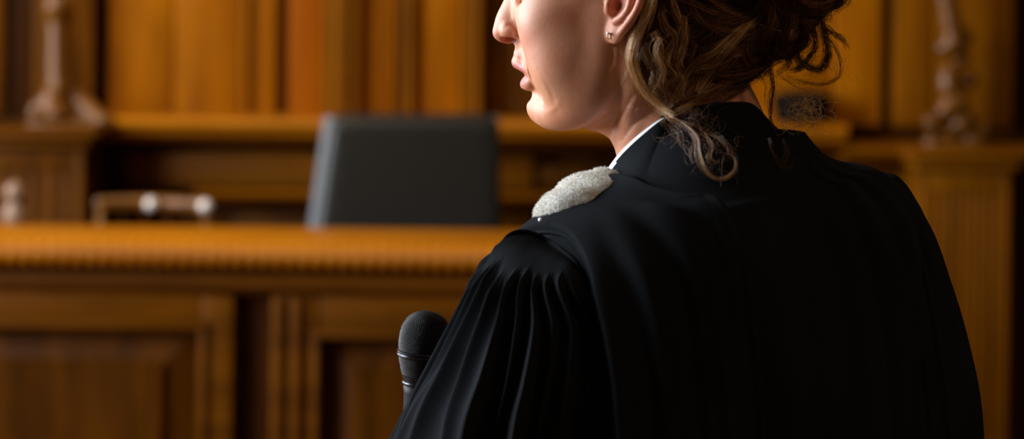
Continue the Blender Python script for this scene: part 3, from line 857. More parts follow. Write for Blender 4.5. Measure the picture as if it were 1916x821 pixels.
lo_l = sstep(7.7, 8.2, x) * np.exp(-((z - (-6.45 + 0.22 * (np.abs(y) / 1.6) ** 2)) / 0.52) ** 4) * sstep(2.5, 1.9, np.abs(y))
lips = np.clip(np.maximum(up_l, lo_l), 0, 1) * (x < 11)
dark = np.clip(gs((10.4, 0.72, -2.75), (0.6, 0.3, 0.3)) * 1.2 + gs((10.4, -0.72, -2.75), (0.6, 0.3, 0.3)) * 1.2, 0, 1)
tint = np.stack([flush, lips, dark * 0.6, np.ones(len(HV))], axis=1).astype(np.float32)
ca = body.data.color_attributes.new('tint', 'FLOAT_COLOR', 'POINT')
ca.data.foreach_set('color', tint.ravel())

# ---- eyes (in their sockets) and lashes
M_EYE = plain('eye_white', (0.75, 0.70, 0.66), 0.15, 0, 0.03); M_IRIS = plain('iris', (0.10, 0.13, 0.12), 0.12, 0, 0.4, 900); M_PUPIL = plain('pupil', (0.004, 0.004, 0.004), 0.1)
for s_ in (-1, 1):
    V, F, mi = [], [], []
    n1, n2 = 20, 28
    for i in range(n1 + 1):
        th_ = PI * i / n1
        for j in range(n2):
            ph_ = 2 * PI * j / n2
            V.append(H2W(np.array([8.02, s_ * 3.1, 1.28]) + 1.2 * np.array([math.cos(th_), math.sin(th_) * math.cos(ph_), math.sin(th_) * math.sin(ph_)])))
    for i in range(n1):
        for j in range(n2):
            F.append((i * n2 + j, i * n2 + (j + 1) % n2, (i + 1) * n2 + (j + 1) % n2, (i + 1) * n2 + j)); mi.append(2 if i < 1 else 1 if i < 3 else 0)
    e_ = mesh_from('eye', to_root(np.array(V)), F, M_EYE, True, root)
    e_.data.materials.append(M_IRIS); e_.data.materials.append(M_PUPIL)
    e_.data.polygons.foreach_set('material_index', mi)
# ------------------------------------------------------------------ cloth
def cloth(name, col, rough=0.75, sheen=0.35, tint=(0.55, 0.62, 0.7), wale=900, bump=0.12):
    m = bpy.data.materials.new(name)
    nt, N, L, b = nodes_of(m)
    tc = N.new('ShaderNodeTexCoord')
    n1 = N.new('ShaderNodeTexNoise'); n1.inputs['Scale'].default_value = wale; n1.inputs['Detail'].default_value = 2
    n2 = N.new('ShaderNodeTexNoise'); n2.inputs['Scale'].default_value = 9; n2.inputs['Detail'].default_value = 3
    L.new(tc.outputs['Object'], n1.inputs['Vector']); L.new(tc.outputs['Object'], n2.inputs['Vector'])
    rp = N.new('ShaderNodeValToRGB')
    rp.color_ramp.elements[0].position = 0.3; rp.color_ramp.elements[0].color = (*[c * 0.8 for c in col], 1)
    rp.color_ramp.elements[1].position = 0.7; rp.color_ramp.elements[1].color = (*[c * 1.2 for c in col], 1)
    L.new(n2.outputs['Fac'], rp.inputs[0]); L.new(rp.outputs[0], b.inputs['Base Color'])
    b.inputs['Roughness'].default_value = rough
    b.inputs['Specular IOR Level'].default_value = 0.015
    b.inputs['Sheen Weight'].default_value = sheen; b.inputs['Sheen Roughness'].default_value = 0.4
    b.inputs['Sheen Tint'].default_value = (*tint, 1)
    bp = N.new('ShaderNodeBump'); bp.inputs['Strength'].default_value = bump; bp.inputs['Distance'].default_value = 0.0006
    L.new(n1.outputs['Fac'], bp.inputs['Height']); L.new(bp.outputs['Normal'], b.inputs['Normal'])
    return m
M_ROBE = cloth('black_wool', (0.0105, 0.0115, 0.0130), 0.9, 0.0)
M_SHIRT = cloth('white_cotton', (0.78, 0.78, 0.78), 0.8, 0.1, (1, 1, 1))

# ------------------------------------------------------------------ trunk of the robe: rings from the neck over the shoulders to the hem
# t, half width, half depth, height, shift forward
RK = [(0.00, .064, .066, 1.462, -.016), (0.05, .072, .074, 1.447, -.016), (0.10, .092, .082, 1.426, -.014), (0.15, .118, .090, 1.414, -.012),
      (0.20, .142, .097, 1.408, -.011), (0.25, .161, .103, 1.395, -.010), (0.30, .178, .110, 1.376, -.010), (0.36, .191, .118, 1.346, -.010),
      (0.42, .200, .126, 1.305, -.012), (0.50, .206, .134, 1.235, -.014), (0.58, .210, .140, 1.150, -.014), (0.66, .214, .144, 1.06, -.012),
      (0.80, .232, .160, 0.80, -.008), (1.00, .270, .200, 0.16, 0.0)]
def tilt(l): return np.where(l < 0, 0.175, 0.115) * l
def robe_pt(t, ang, off=0.0, folds=True):
    """ang 0 = her right, pi/2 = front, -pi/2 = back"""
    t, ang = np.broadcast_arrays(np.asarray(t, float), np.asarray(ang, float))
    a, b, z, fw = interp_rows(RK, t)
    n = 0.5 + 0.5 * np.exp(-t * 5)            # nearly round at the neck, squarer below
    e = 2.0 / (2.0 + 0.7 * sstep(0.1, 0.45, t))
    c, s = np.cos(ang), np.sin(ang)
    l = a * np.sign(c) * np.abs(c) ** e
    l = l * (1 - np.where(l < 0, 0.24, 0.16) * sstep(0.30, 0.42, t) * (1 - sstep(0.6, 0.85, t)))
    f = b * np.sign(s) * np.abs(s) ** e
    zz = z + tilt(l) * sstep(0.0, 0.12, t) * (1 - sstep(0.5, 0.9, t))
    if folds:
        dd = back_folds(l / np.maximum(a, 1e-3), t, s)
        l = l + dd * c; f = f + dd * s
    l = l + off * c; f = f + off * s
    return T2W(l, f + fw, zz + off * np.exp(-(t / 0.3) ** 2) * 0.8)
# valleys between the pleats of the back: (x at the yoke, x far below, where it starts, width, depth); x = share of the half width, + = her right
VAL = [(0.34, 0.42, 0.03, .050, .0075), (0.54, 0.66, 0.03, .045, .0080), (0.15, 0.22, 0.20, .055, .0045), (0.72, 0.84, 0.08, .05, .006),
       (-0.06, 0.02, 0.28, .06, .0035), (-0.28, -0.20, 0.30, .06, .003), (0.44, 0.55, 0.22, .03, .0035), (0.25, 0.32, 0.30, .03, .003),
       (-0.45, -0.40, 0.35, .05, .004), (-0.66, -0.62, 0.3, .05, .005), (0.63, 0.76, 0.25, .028, .003)]
def back_folds(x, t, s):
    d = np.zeros_like(x)
    tt = np.clip((t - 0.03) / 0.6, 0, 1.6)
    back = sstep(0.05, -0.25, s)
    for x0, x1, ts, w, dep in VAL:
        xv = x0 + (x1 - x0) * tt
        u = (x - xv) / w
        prof = -np.exp(-(u * 1.2) ** 2) + 0.75 * np.exp(-((u - 1.7) * 0.75) ** 2)      # a tuck with a rolled lip on its outer side
        d += dep * prof * sstep(ts, ts + 0.16, t) * (0.75 + 0.5 * np.clip(t, 0, 1))
    d = d * back
    d += (1 - back) * 0.006 * np.sin(x * 34) * sstep(0.3, 0.7, t)
    d += 0.0022 * np.sin(x * 17 + 6 * t) * sstep(0.25, 0.6, t) + 0.0012 * np.sin(x * 39 - 5 * t + 1) * sstep(0.3, 0.6, t)
    return d
tn = np.r_[np.linspace(0.03, 0.5, 220), np.linspace(0.503, 1.0, 150)]
an = np.linspace(0, 2 * PI, 720, endpoint=False)
# finer towards the back
an = an + 0.25 * np.sin(2 * an) * 0
G = robe_pt(tn[:, None], an[None, :])
robe = mesh_from('robe', to_root(G.reshape(-1, 3)), grid_faces(len(tn), len(an)), M_ROBE, True, root)

def thicken(o, th, off=-1):
    md = o.modifiers.new('thickness', 'SOLIDIFY'); md.thickness = th; md.offset = off
    return md

# ------------------------------------------------------------------ collar and white shirt collar
ctop = [(1438, 330, 2.10), (1447, 262, 2.035), (1437, 226, 1.99), (1420, 203, 1.965), (1398, 191, 1.945), (1355, 191, 1.935), (1310, 196, 1.935), (1272, 208, 1.945), (1240, 223, 1.945), (1205, 250, 1.953), (1172, 280, 1.968), (1143, 314, 1.997), (1118, 365, 2.06), (1110, 430, 2.11)]
T3 = np.array([W(*p) for p in ctop])
nc, mc = 160, 24
Tt = spline(T3, nc)
rel = Tt - TO; ang_c = np.unwrap(np.arctan2(rel @ TF + 0.016, rel @ TR))
for _ in range(3):
    ang_c[1:-1] = 0.25 * ang_c[:-2] + 0.5 * ang_c[1:-1] + 0.25 * ang_c[2:]
Bb = robe_pt(0.135, ang_c, off=-0.004)
cen = W(1294, 240, 2.015)
rows = []
for k in range(mc):
    u = k / (mc - 1)
    p = Tt * (1 - u) + Bb * u
    sag = -0.006 * math.sin(PI * u) * (1 - 0.3 * u)         # the stand rises steeply, then flares out on the shoulders
    out = p - cen; out[:, 2] = 0; out /= np.linalg.norm(out, axis=1)[:, None]
    rows.append(p + out * sag)
# rolled top edge going down inside
ins = Tt + (cen - Tt) * np.array([0.05, 0.05, 0]) - np.array([0, 0, 0.012])
rows = [ins, Tt * 0.6 + ins * 0.4 + np.array([0, 0, 0.003])] + rows
G = np.array(rows)
col = mesh_from('collar', to_root(G.reshape(-1, 3)), grid_faces(len(rows), nc, False)[:, ::-1], M_ROBE, True, robe)
thicken(col, 0.0025, 1)
tpx = to_px(Tt)[:, 0]; ii = np.nonzero((tpx < 1246) & (tpx > 1112))[0]; sel = slice(ii[0], ii[-1] + 1)
St = Tt[sel].copy(); o2 = cen - St; o2[:, 2] = 0; o2 /= np.linalg.norm(o2, axis=1)[:, None]
g = np.sin(np.linspace(0, PI, len(St)))[:, None] ** 0.5
top = St + o2 * 0.004 + np.array([0, 0, 0.0055]) * g
low = St + o2 * 0.006 - np.array([0, 0, 0.03])
G = np.array([low, top - np.array([0, 0, 0.002]) + o2 * 0.001, top, top - o2 * 0.0025 + np.array([0, 0, 0.0]), top - o2 * 0.004 - np.array([0, 0, 0.004]), St - np.array([0, 0, 0.02])])
mesh_from('shirt_collar', to_root(G.reshape(-1, 3)), grid_faces(len(G), len(St), False), M_SHIRT, True, root)['label'] = 'white shirt collar'

# ------------------------------------------------------------------ sleeves, gathered on the shoulder seam
def verts_of(o):
    v = np.empty(len(o.data.vertices) * 3, np.float32); o.data.vertices.foreach_get('co', v)
    return v.reshape(-1, 3) + np.array(root.location)
def quads_of(o):
    f = np.empty(len(o.data.polygons) * 4, np.int32); o.data.loops.foreach_get('vertex_index', f)
    return f.reshape(-1, 4)
def half(pts, n, closed=False): return spline(pts, n)
def box_ring(na, l, r_, cy, ry, slant, e=1.0):
    """a flattened ring; first half of the turn is the far side, second half the near side"""
    a = np.linspace(0, 2 * PI, na, endpoint=False)
    c, s = np.cos(a), np.sin(a)
    cx, rx = (l[0] + r_[0]) / 2, (r_[0] - l[0]) / 2
    x = cx + rx * np.sign(c) * np.abs(c) ** e
    y = cy + ry * np.sign(s) * np.abs(s) ** e
    z = l[2] + (r_[2] - l[2]) * (x - l[0]) / (r_[0] - l[0]) + slant * (y - cy)
    return np.stack([x, y, z], axis=1)
def even(L_, n):
    """n points evenly spaced along the open line L_"""
    return spline(L_, n)
def sleeve_mesh(name, rings, tk, nf, amp, amp2, g0, g1, seed, nt_=300, smock=0.00015, out_c=None):
    r = np.random.default_rng(seed)
    R_ = np.array(rings); K, na, _ = R_.shape
    tk = np.array(tk, float)
    t = np.linspace(0, 1, nt_)
    G = np.stack(interp_rows(np.c_[tk, R_.reshape(K, -1)], t), axis=1).reshape(nt_, na, 3)
    for _ in range(2): G[:, :] = 0.25 * np.roll(G, 1, 1) + 0.5 * G + 0.25 * np.roll(G, -1, 1)
    du = np.roll(G, -1, 1) - np.roll(G, 1, 1); dv = np.gradient(G, axis=0)
    Nn = np.cross(du, dv); Nn /= np.linalg.norm(Nn, axis=2)[..., None] + 1e-12
    c = G.mean(axis=1, keepdims=True)
    if ((G - c) * Nn)[nt_ // 2:].sum() < 0: Nn = -Nn
    for _ in range(12): Nn = 0.25 * np.roll(Nn, 1, 1) + 0.5 * Nn + 0.25 * np.roll(Nn, -1, 1)
    Nn /= np.linalg.norm(Nn, axis=2)[..., None] + 1e-12
    # arc length round the ring at the gathering line, so the folds are evenly thick
    kg = int(nt_ * (g0 + g1) / 2)
    sl = np.linalg.norm(du[kg], axis=1); a = np.cumsum(sl); a = (a / a[-1] * 2 * PI)[None, :]
    t = t[:, None]
    warp = sum(r.uniform(0.3, 1.0) * 0.22 / k * np.sin(k * a + r.uniform(0, 6.28)) for k in (2, 3, 5, 7))
    drift = 0.10 * np.sin(2 * a + 1.0) * t + 0.06 * np.sin(5 * a + 3 * t)
    start = g0 + 0.035 * np.sin(7 * a + 1) * np.sin(4 * a) + 0.02 * np.sin(13 * a)
    ph = nf * (a + warp + drift)
    s1 = 1 - 2 * np.sqrt(np.sin(ph / 2) ** 2 + 0.025)
    ph2 = nf * 0.5 * (a + warp + drift * 1.4) + 0.9
    s2 = 1 - 2 * np.sqrt(np.sin(ph2 / 2) ** 2 + 0.02)
    each = 0.75 + 0.35 * np.sin(5 * a + 2 + seed) * np.sin(3 * a + 0.7)
    lo = sstep(start, start + (g1 - g0), t)
    d = amp * (0.6 + 0.4 * each) * lo * (1 - 0.45 * sstep(0.35, 0.8, t)) * s1
    d += amp2 * (0.5 + 0.5 * each) * sstep(g0 + 0.05, 0.62, t) * s2
    d += amp * 0.5 * lo * (1 - sstep(0.3, 0.7, t))
    d += smock * np.sin(a * 190 - 26 * t + 1.2 * np.sin(6 * a)) * sstep(0.005, 0.03, t) * (1 - sstep(g0 + 0.02, g1 + 0.10, t))
    G = G + Nn * d[..., None]
    return mesh_from(name, to_root(G.reshape(-1, 3)), grid_faces(nt_, na)[:, ::-1], M_ROBE, True, robe)

NA = 1400
seam_px = [(939, 456), (952, 441), (967, 434), (993, 436), (1022, 449), (1051, 469), (1074, 489), (1094, 524), (1112, 562), (1128, 610)]
seam_y = [1.914, 1.917, 1.920, 1.922, 1.919, 1.8925, 1.876, 1.861, 1.857, 1.862]
seam_n = [W(a, b, y) for (a, b), y in zip(seam_px, seam_y)]
seam_f = [W(1128, 610, 1.99), W(1090, 520, 2.0), W(1040, 462, 2.0), W(985, 440, 1.975), W(950, 446, 1.935), seam_n[0]]
ring0 = np.vstack([even(seam_f, NA // 2 + 1)[:-1], even(seam_n, NA // 2 + 1)[:-1]])
gath_px = [(914, 482), (932, 484), (955, 488), (979, 498), (1002, 512), (1028, 520), (1056, 524), (1088, 552), (1112, 600), (1138, 660)]
gath_y = [1.918, 1.900, 1.886, 1.874, 1.864, 1.856, 1.850, 1.846, 1.848, 1.850]
gath_n = [W(a, b, y) for (a, b), y in zip(gath_px, gath_y)]
gath_f = [W(1150, 660, 1.99), W(1100, 560, 2.02), W(1040, 510, 2.03), W(975, 490, 2.0), W(930, 484, 1.955), gath_n[0]]
ring1 = np.vstack([even(gath_f, NA // 2 + 1)[:-1], even(gath_n, NA // 2 + 1)[:-1]])
mid = 0.5 * (ring0 + ring1); mid[:, 2] += 0.004; mid[NA // 2:, 1] -= 0.003
def rg(py, pl, pr, cy, ry, sl=0.0): return box_ring(NA, W(pl, py, 1.93), W(pr, py, 1.93), cy, ry, sl)
LS = [ring0, mid, ring1, rg(585, 868, 1195, 1.930, 0.096), rg(680, 815, 1225, 1.930, 0.106), rg(750, 772, 1245, 1.935, 0.114), rg(821, 738, 1262, 1.95, 0.128, 0.1), rg(950, 682, 1275, 1.98, 0.148, 0.25), rg(1120, 632, 1270, 2.0, 0.160, 0.35)]
sleeve_l = sleeve_mesh('sleeve', LS, [0, 0.06, 0.12, 0.27, 0.42, 0.53, 0.64, 0.82, 1.0], 40, 0.0062, 0.0095, 0.105, 0.19, 4)
def rg2(py, pl, pr, ry, cy=2.08): return box_ring(NA, W(pl, py, 2.08), W(pr, py, 2.08), cy, ry, 0.0, 0.9)
RS = [rg2(322, 1622, 1654, 0.014), rg2(326, 1602, 1672, 0.026), rg2(340, 1588, 1690, 0.038), rg2(372, 1572, 1711, 0.054), rg2(430, 1556, 1738, 0.068), rg2(490, 1538, 1757, 0.080),
      rg2(560, 1525, 1778, 0.092, 2.075), rg2(630, 1512, 1795, 0.10, 2.07), rg2(720, 1500, 1810, 0.11, 2.06), rg2(821, 1490, 1818, 0.12, 2.06), rg2(1100, 1480, 1835, 0.14, 2.06), rg2(1340, 1470, 1845, 0.155, 2.06)]
sleeve_r = sleeve_mesh('sleeve', RS, [0, .02, .05, .09, .15, .21, .28, .35, .44, .54, .78, 1.0], 26, 0.003, 0.005, 0.10, 0.2, 9)
# the piped seam between yoke and sleeve
m = MB()
m.tube([tuple(to_root(p + np.array([0, -0.0016, 0.0006]))) for p in even(seam_n, 60)], 0.0017, 8)
m.build('seam_piping', M_ROBE, robe, smooth=True)

# ------------------------------------------------------------------ the stole over the left shoulder, with its fur end
def crest_t(l):
    """t of the ring whose half width is |l| : where the shoulder line lies at that distance from the spine"""
    ts = np.linspace(0.03, 0.5, 400); a = interp_rows(RK, ts)[0]
    return np.interp(np.abs(l), a, ts)
def over_shoulder(l, q, off):
    """q 0 = shoulder line, q < 0 down the front, q > 0 down the back; q in t beyond the crest"""
    tc = crest_t(l)
    t = tc + np.abs(q)
    a, b, z, fw = interp_rows(RK, t)
    e = 2.0 / (2.0 + 0.7 * sstep(0.1, 0.45, t))
    c = np.clip(np.abs(l) / a, 0, 1) ** (1 / e)
    s = np.sqrt(np.clip(1 - c * c, 0, 1)) ** e
    f = np.where(q > 0, -1, 1) * b * s
    zz = z + tilt(l) * sstep(0.0, 0.12, t) * (1 - sstep(0.5, 0.9, t))
    p = T2W(l, f + fw, zz)
    return p
nu, nv = 120, 300
u = np.linspace(0, 1, nu)[None, :]; v = np.linspace(-0.22, 0.62, nv)[:, None]
spread = sstep(0.02, 0.35, np.abs(v))
lo_, li_ = -0.153 - 0.009 * sstep(0.0, 0.2, v) * (v > 0), -0.086 + 0.035 * spread
l = lo_ + (li_ - lo_) * u
vv = np.sign(v) * np.abs(v) ** 1.35
S0 = over_shoulder(l, vv + 0 * l, 0)
# smooth the ridge, then lift it off the robe along its own normals
for _ in range(6):
    S0[1:-1] = 0.25 * S0[:-2] + 0.5 * S0[1:-1] + 0.25 * S0[2:]
du_ = np.gradient(S0, axis=1); dv_ = np.gradient(S0, axis=0)
Nn = np.cross(dv_, du_); Nn /= np.linalg.norm(Nn, axis=2)[..., None] + 1e-9
if (Nn[nv // 2 + 60, nu // 2] @ np.array([0.3, -1, 0.5])) < 0: Nn = -Nn
pl = 0.0030 * np.sin(2 * PI * (u * 3.2 + 0.1 * np.sin(6 * v))) * sstep(0.02, 0.25, np.abs(v)) + 0.0012 * np.sin(2 * PI * u * 7 + 3 * v) * sstep(0.1, 0.4, np.abs(v))
edge = np.minimum(u, 1 - u)
lift = 0.0075 * sstep(0.0, 0.035, edge) + 0.0015
S1 = S0 + Nn * (lift + pl)[..., None]
stole = mesh_from('stole', to_root(S1.reshape(-1, 3)), grid_faces(nv, nu, False)[:, ::-1], M_ROBE, True, robe)
thicken(stole, 0.002, 0)
m = MB()
m.tube([tuple(to_root(S1[i, 0] + Nn[i, 0] * 0.001)) for i in range(0, nv, 4)], 0.0016, 8)
m.build('seam_cord', M_ROBE, stole, smooth=True)
# ------------------------------------------------------------------ fur end of the stole and its button
def strands(name, paths, radii, mat, parent, sides=3):
    """paths: (n, k, 3) array; radii (n, k)"""
    Pp = np.asarray(paths, float); n, k, _ = Pp.shape
    T_ = np.gradient(Pp, axis=1); T_ /= np.linalg.norm(T_, axis=2)[..., None] + 1e-12
    ref = np.array([0.31, -0.42, 0.85])
    A = np.cross(T_, ref); A /= np.linalg.norm(A, axis=2)[..., None] + 1e-9
    B = np.cross(T_, A)
    V = []
    for s in range(sides):
        an_ = 2 * PI * s / sides
        V.append(Pp + (A * math.cos(an_) + B * math.sin(an_)) * radii[..., None])
    V = np.stack(V, axis=2).reshape(-1, 3)
    i = np.arange(n)[:, None, None]; j = np.arange(k - 1)[None, :, None]; s = np.arange(sides)[None, None, :]
    s2 = (s + 1) % sides
    base = (i * k + j) * sides
    F = np.stack([base + s, base + s2, base + sides + s2, base + sides + s], axis=-1).reshape(-1, 4)
    return V, F
fur_c = W(1088, 382, 1.960)
ax = W(1152, 330, 1.985) - W(1012, 414, 1.935); ln = np.linalg.norm(ax); ax /= ln
upv = np.array([-0.25, 0.10, 0.95]); upv -= ax * (upv @ ax); upv /= np.linalg.norm(upv)
fr_ = np.cross(ax, upv); fr_ = fr_ if fr_[1] > 0 else -fr_
nu_, nv_ = 64, 40
th, phn = np.meshgrid(np.linspace(0, 2 * PI, nu_, endpoint=False), np.linspace(0.02, PI - 0.02, nv_))
def fur_shape(th, phn):
    a = np.cos(phn)
    r = np.abs(np.sin(phn)) ** 0.55
    bmp = 1 + 0.05 * np.sin(4 * th + 3 * a) + 0.05 * np.sin(9 * a + th)
    return fur_c + np.multiply.outer(a * ln * 0.44, ax) + np.multiply.outer(r * np.cos(th) * 0.0215 * bmp, upv) + np.multiply.outer(r * np.sin(th) * 0.034 * bmp, fr_)
G = fur_shape(th, phn)
M_FUR = cloth('white_fur', (0.93, 0.91, 0.86), 0.9, 0.3, (1, 1, 1), 400, 0.1)
_N, _L = M_FUR.node_tree.nodes, M_FUR.node_tree.links
_t = _N.new('ShaderNodeBsdfTranslucent'); _t.inputs[0].default_value = (0.95, 0.93, 0.88, 1)
_m = _N.new('ShaderNodeMixShader'); _m.inputs[0].default_value = 0.45
_L.new(_N['Principled BSDF'].outputs[0], _m.inputs[1]); _L.new(_t.outputs[0], _m.inputs[2]); _L.new(_m.outputs[0], _N['Material Output'].inputs[0])
fur = mesh_from('fur', to_root(G.reshape(-1, 3)), grid_faces(nv_, nu_), M_FUR, True, stole)
fur['label'] = 'white fur end'
r_ = np.random.default_rng(3)
nf_ = 16000
t0, p0 = r_.uniform(0, 2 * PI, nf_), np.arccos(r_.uniform(-0.99, 0.99, nf_))
Bp = np.stack([fur_shape(a, b) for a, b in zip(t0, p0)])
Nf = Bp - fur_c; Nf -= np.multiply.outer((Nf @ ax) * 0.6, ax); Nf /= np.linalg.norm(Nf, axis=1)[:, None]
clump = np.stack([np.sin(Bp @ np.array([310, 120, 200.]) + k) for k in (0, 2, 4)], axis=1) * 0.5
lay = np.cross(Nf, fr_) * 0.3
d0 = Nf * 0.45 + clump * 0.25 + lay + r_.normal(0, 0.25, (nf_, 3)); d0 /= np.linalg.norm(d0, axis=1)[:, None]
d1 = d0 + r_.normal(0, 0.3, (nf_, 3)) + clump * 0.5 + np.array([0, 0, -0.35])
L_ = r_.uniform(0.0008, 0.0021, nf_)[:, None]
paths = np.stack([Bp - Nf * 0.001, Bp + d0 * L_ * 0.4, Bp + d0 * L_ * 0.7 + d1 * L_ * 0.15, Bp + d0 * L_ * 0.8 + d1 * L_ * 0.45], axis=1)
V, F = strands('hairs', paths, np.tile(np.array([0.00024, 0.00021, 0.00016, 0.00006]), (nf_, 1)), None, None)
fh = mesh_from('fur_hairs', to_root(V), F, M_FUR, True, stole); fh['kind'] = 'stuff'; fh['label'] = 'white fur hairs'
bp_ = W(1011, 411, 1.920)
m = MB(); m.lathe([(0.0008, -0.0005), (0.0015, 0), (0.0017, 0.0005), (0.0014, 0.001), (0.0006, 0.0012)], tuple(to_root(bp_)), 20, Matrix.Rotation(PI / 2.6, 3, 'X') @ Matrix.Rotation(-0.5, 3, 'Y'))
bt = m.build('button', plain('pearl', (0.75, 0.76, 0.78), 0.2, 0.2, 0.05), stole, smooth=True); bt['label'] = 'small pale button'

# ------------------------------------------------------------------ earring: small hoop with a bead
C0, up, bk, nr = EAX[1]
ep = H2W(C0 + up * (-2.25) + bk * (0.55) + nr * 0.42)
M_GOLD = plain('gold', (0.75, 0.55, 0.35), 0.2, 1.0, 0.05)
m = MB()
m.tube([tuple(to_root(ep + 0.0024 * np.array([0.5 * math.sin(a), -0.5 * math.sin(a) * 0.3, math.cos(a)]) + np.array([0, 0, -0.0022]))) for a in np.linspace(0.2, 2 * PI + 0.1, 28)], 0.00045, 8)
er = m.build('earring', M_GOLD, root, smooth=True); er['label'] = 'small gold hoop earring'
m = MB(); m.lathe([(0.0002, -0.0013), (0.0009, -0.0010), (0.0013, 0), (0.0009, 0.0010), (0.0002, 0.0013)], tuple(to_root(ep + np.array([-0.0006, -0.0012, -0.0002]))), 16)
m.build('bead', plain('pearl_bead', (0.85, 0.8, 0.75), 0.15, 0.3, 0.05), er, smooth=True)
# ================================================================== microphone
mic = empty('microphone', tuple(MIC), 'black wireless microphone with a round mesh head, held beside the left sleeve', 'microphone')
mic.rotation_euler = (math.radians(2), math.radians(3.0), 0)
S = 2.17 / FPX          # metres per photograph pixel there
M_BLACK = plain('black_lacquer', (0.012, 0.012, 0.013), 0.45, 0.0, 0.1, 80, spec=0.10)
M_RING = plain('dark_chrome', (0.045, 0.048, 0.055), 0.25, 0.9, 0.05, 60)
M_MESHIN = plain('foam', (0.006, 0.006, 0.006), 0.95)
M_WIRE = plain('black_wire', (0.016, 0.016, 0.017), 0.24, 0.6, 0.1, 300)
# profile of the head, heights above the ring in photograph pixels
up_prof = [(47, 2), (48.5, 14), (48, 28), (46, 42), (42, 54), (35, 65), (25, 73), (13, 77.5), (4, 79)]
dn_prof = [(38, -44), (42, -30), (45.5, -16), (47, -4)]
def head(prof, name, parent):
    pr = spline([(a, b, 0) for a, b in prof], 40)[:, :2] * S
    m = MB(); m.lathe([(max(r - 0.0006, 0.0004), h) for r, h in pr], (0, 0, 0), 48)
    inner = m.build(name, M_MESHIN, parent, smooth=True)
    # woven wire: two families of slanting wires with small knots where they cross
    d = np.r_[0, np.cumsum(np.linalg.norm(np.diff(pr, axis=0), axis=1))]
    nw = 64
    step = 2 * PI * np.mean(pr[:, 0]) / nw
    V, F = [], []
    nrows = max(2, int(d[-1] / (0.0017)))
    # knots
    kv = np.array([(0, 0, 1), (1, 0, 0), (0, 1, 0), (-1, 0, 0), (0, -1, 0)], float)
    kf = [(0, 1, 2), (0, 2, 3), (0, 3, 4), (0, 4, 1)]
    for i in range(nrows + 1):
        s = d[-1] * i / nrows
        r, h = np.interp(s, d, pr[:, 0]), np.interp(s, d, pr[:, 1])
        r2, h2 = np.interp(min(s + 1e-4, d[-1]), d, pr[:, 0]), np.interp(min(s + 1e-4, d[-1]), d, pr[:, 1])
        r1, h1 = np.interp(max(s - 1e-4, 0), d, pr[:, 0]), np.interp(max(s - 1e-4, 0), d, pr[:, 1])
        tr, tz = r2 - r1, h2 - h1; q = math.hypot(tr, tz) + 1e-12; tr, tz = tr / q, tz / q
        n_here = max(6, int(round(2 * PI * r / 0.00215)))
        for j in range(n_here):
            a = 2 * PI * (j + 0.5 * (i % 2)) / n_here
            er_ = np.array([math.cos(a), math.sin(a), 0]); et = np.array([-math.sin(a), math.cos(a), 0])
            tn_ = er_ * tr + np.array([0, 0, tz]); no = er_ * tz - np.array([0, 0, tr])
            if name == 'lower_grille' or tz >= -0.2:
                pass
            c = er_ * r + np.array([0, 0, h])
            b0 = len(V)
            for kx, ky, kz in kv:
                V.append(c + et * kx * 0.00078 + tn_ * ky * 0.00062 + no * (kz * 0.00075 - 0.0002))
            F += [tuple(b0 + q_ for q_ in f) for f in kf]
    w = mesh_from('wire_mesh', V, F, M_WIRE, True, inner); w['kind'] = 'stuff'
    return inner
g1 = head(up_prof, 'grille', mic)
g2 = head(dn_prof, 'lower_grille', mic)
px = lambda L: [(a * S, b * S) for a, b in L]
m = MB(); m.lathe(px([(46, -6), (50.5, -5.5), (52, -3.5), (51, -1.0), (49.5, 0), (51, 1.2), (52, 3.5), (50.5, 5.5), (46.5, 6)]), (0, 0, 0), 64); m.build('ring', M_RING, mic, auto=60)
m = MB(); m.lathe(px([(33, -60), (37, -60), (38.5, -57), (38, -54), (36.5, -53), (37, -47), (39.5, -46), (40.5, -43), (36, -42)]), (0, 0, 0), 64); m.build('collar', M_RING, mic, auto=60)
m = MB(); m.lathe(px([(24, -330), (27, -326), (28, -300), (29.5, -200), (32, -120), (34, -75), (35.5, -62), (33, -60)]), (0, 0, 0), 48); m.build('handle', M_BLACK, mic, auto=60)
# ------------------------------------------------------------------ hair, pinned up in a loose bun
hx = np.arange(-20.5, 11, 0.25)
hf = Field(hx, np.arange(-10.5, 10.5, 0.25), np.arange(-9.5, 15.5, 0.25))
hf.ell((-1.5, 0, 4.9), (9.75, 8.0, 9.1), 0.6)
X_, Y_, Z_ = hf.xs[:, None, None], hf.ys[None, :, None], hf.zs[None, None, :]
hf.v = np.maximum(hf.v, (0.83 * X_ - 0.55 * Z_ - 1.6).astype(np.float32))
hf.v = np.maximum(hf.v, (-6.0 - Z_ - 0.15 * X_).astype(np.float32))
for s in (-1, 1): hf.ell((1.2, s * 7.4, -1.2), (3.3, 3.0, 4.8), 0.4, 'sub')
hf.ell((-7.2, 0.3, -2.6), (4.6, 5.4, 3.9), 1.5)
hf.ell((-13.4, 0.2, 3.3), (4.6, 4.8, 4.7), 1.2)
hf.ell((-12.3, 0.8, -1.6), (2.6, 3.2, 2.3), 1.0)
hf.ell((-3.7, 5.4, -2.6), (1.6, 1.3, 4.2), 1.0)
hf.ell((-3.9, -5.4, -2.6), (1.6, 1.3, 3.8), 1.0)
nz = 0.22 * np.sin(1.9 * X_ + 1.1 * Z_) * np.sin(1.7 * Y_ + 0.6 * X_) + 0.15 * np.sin(3.1 * Z_ - 1.3 * X_ + 2 * Y_)
hf.v = hf.v + nz.astype(np.float32)
BV, BF = hf.mesh()
BVw = H2W(BV)
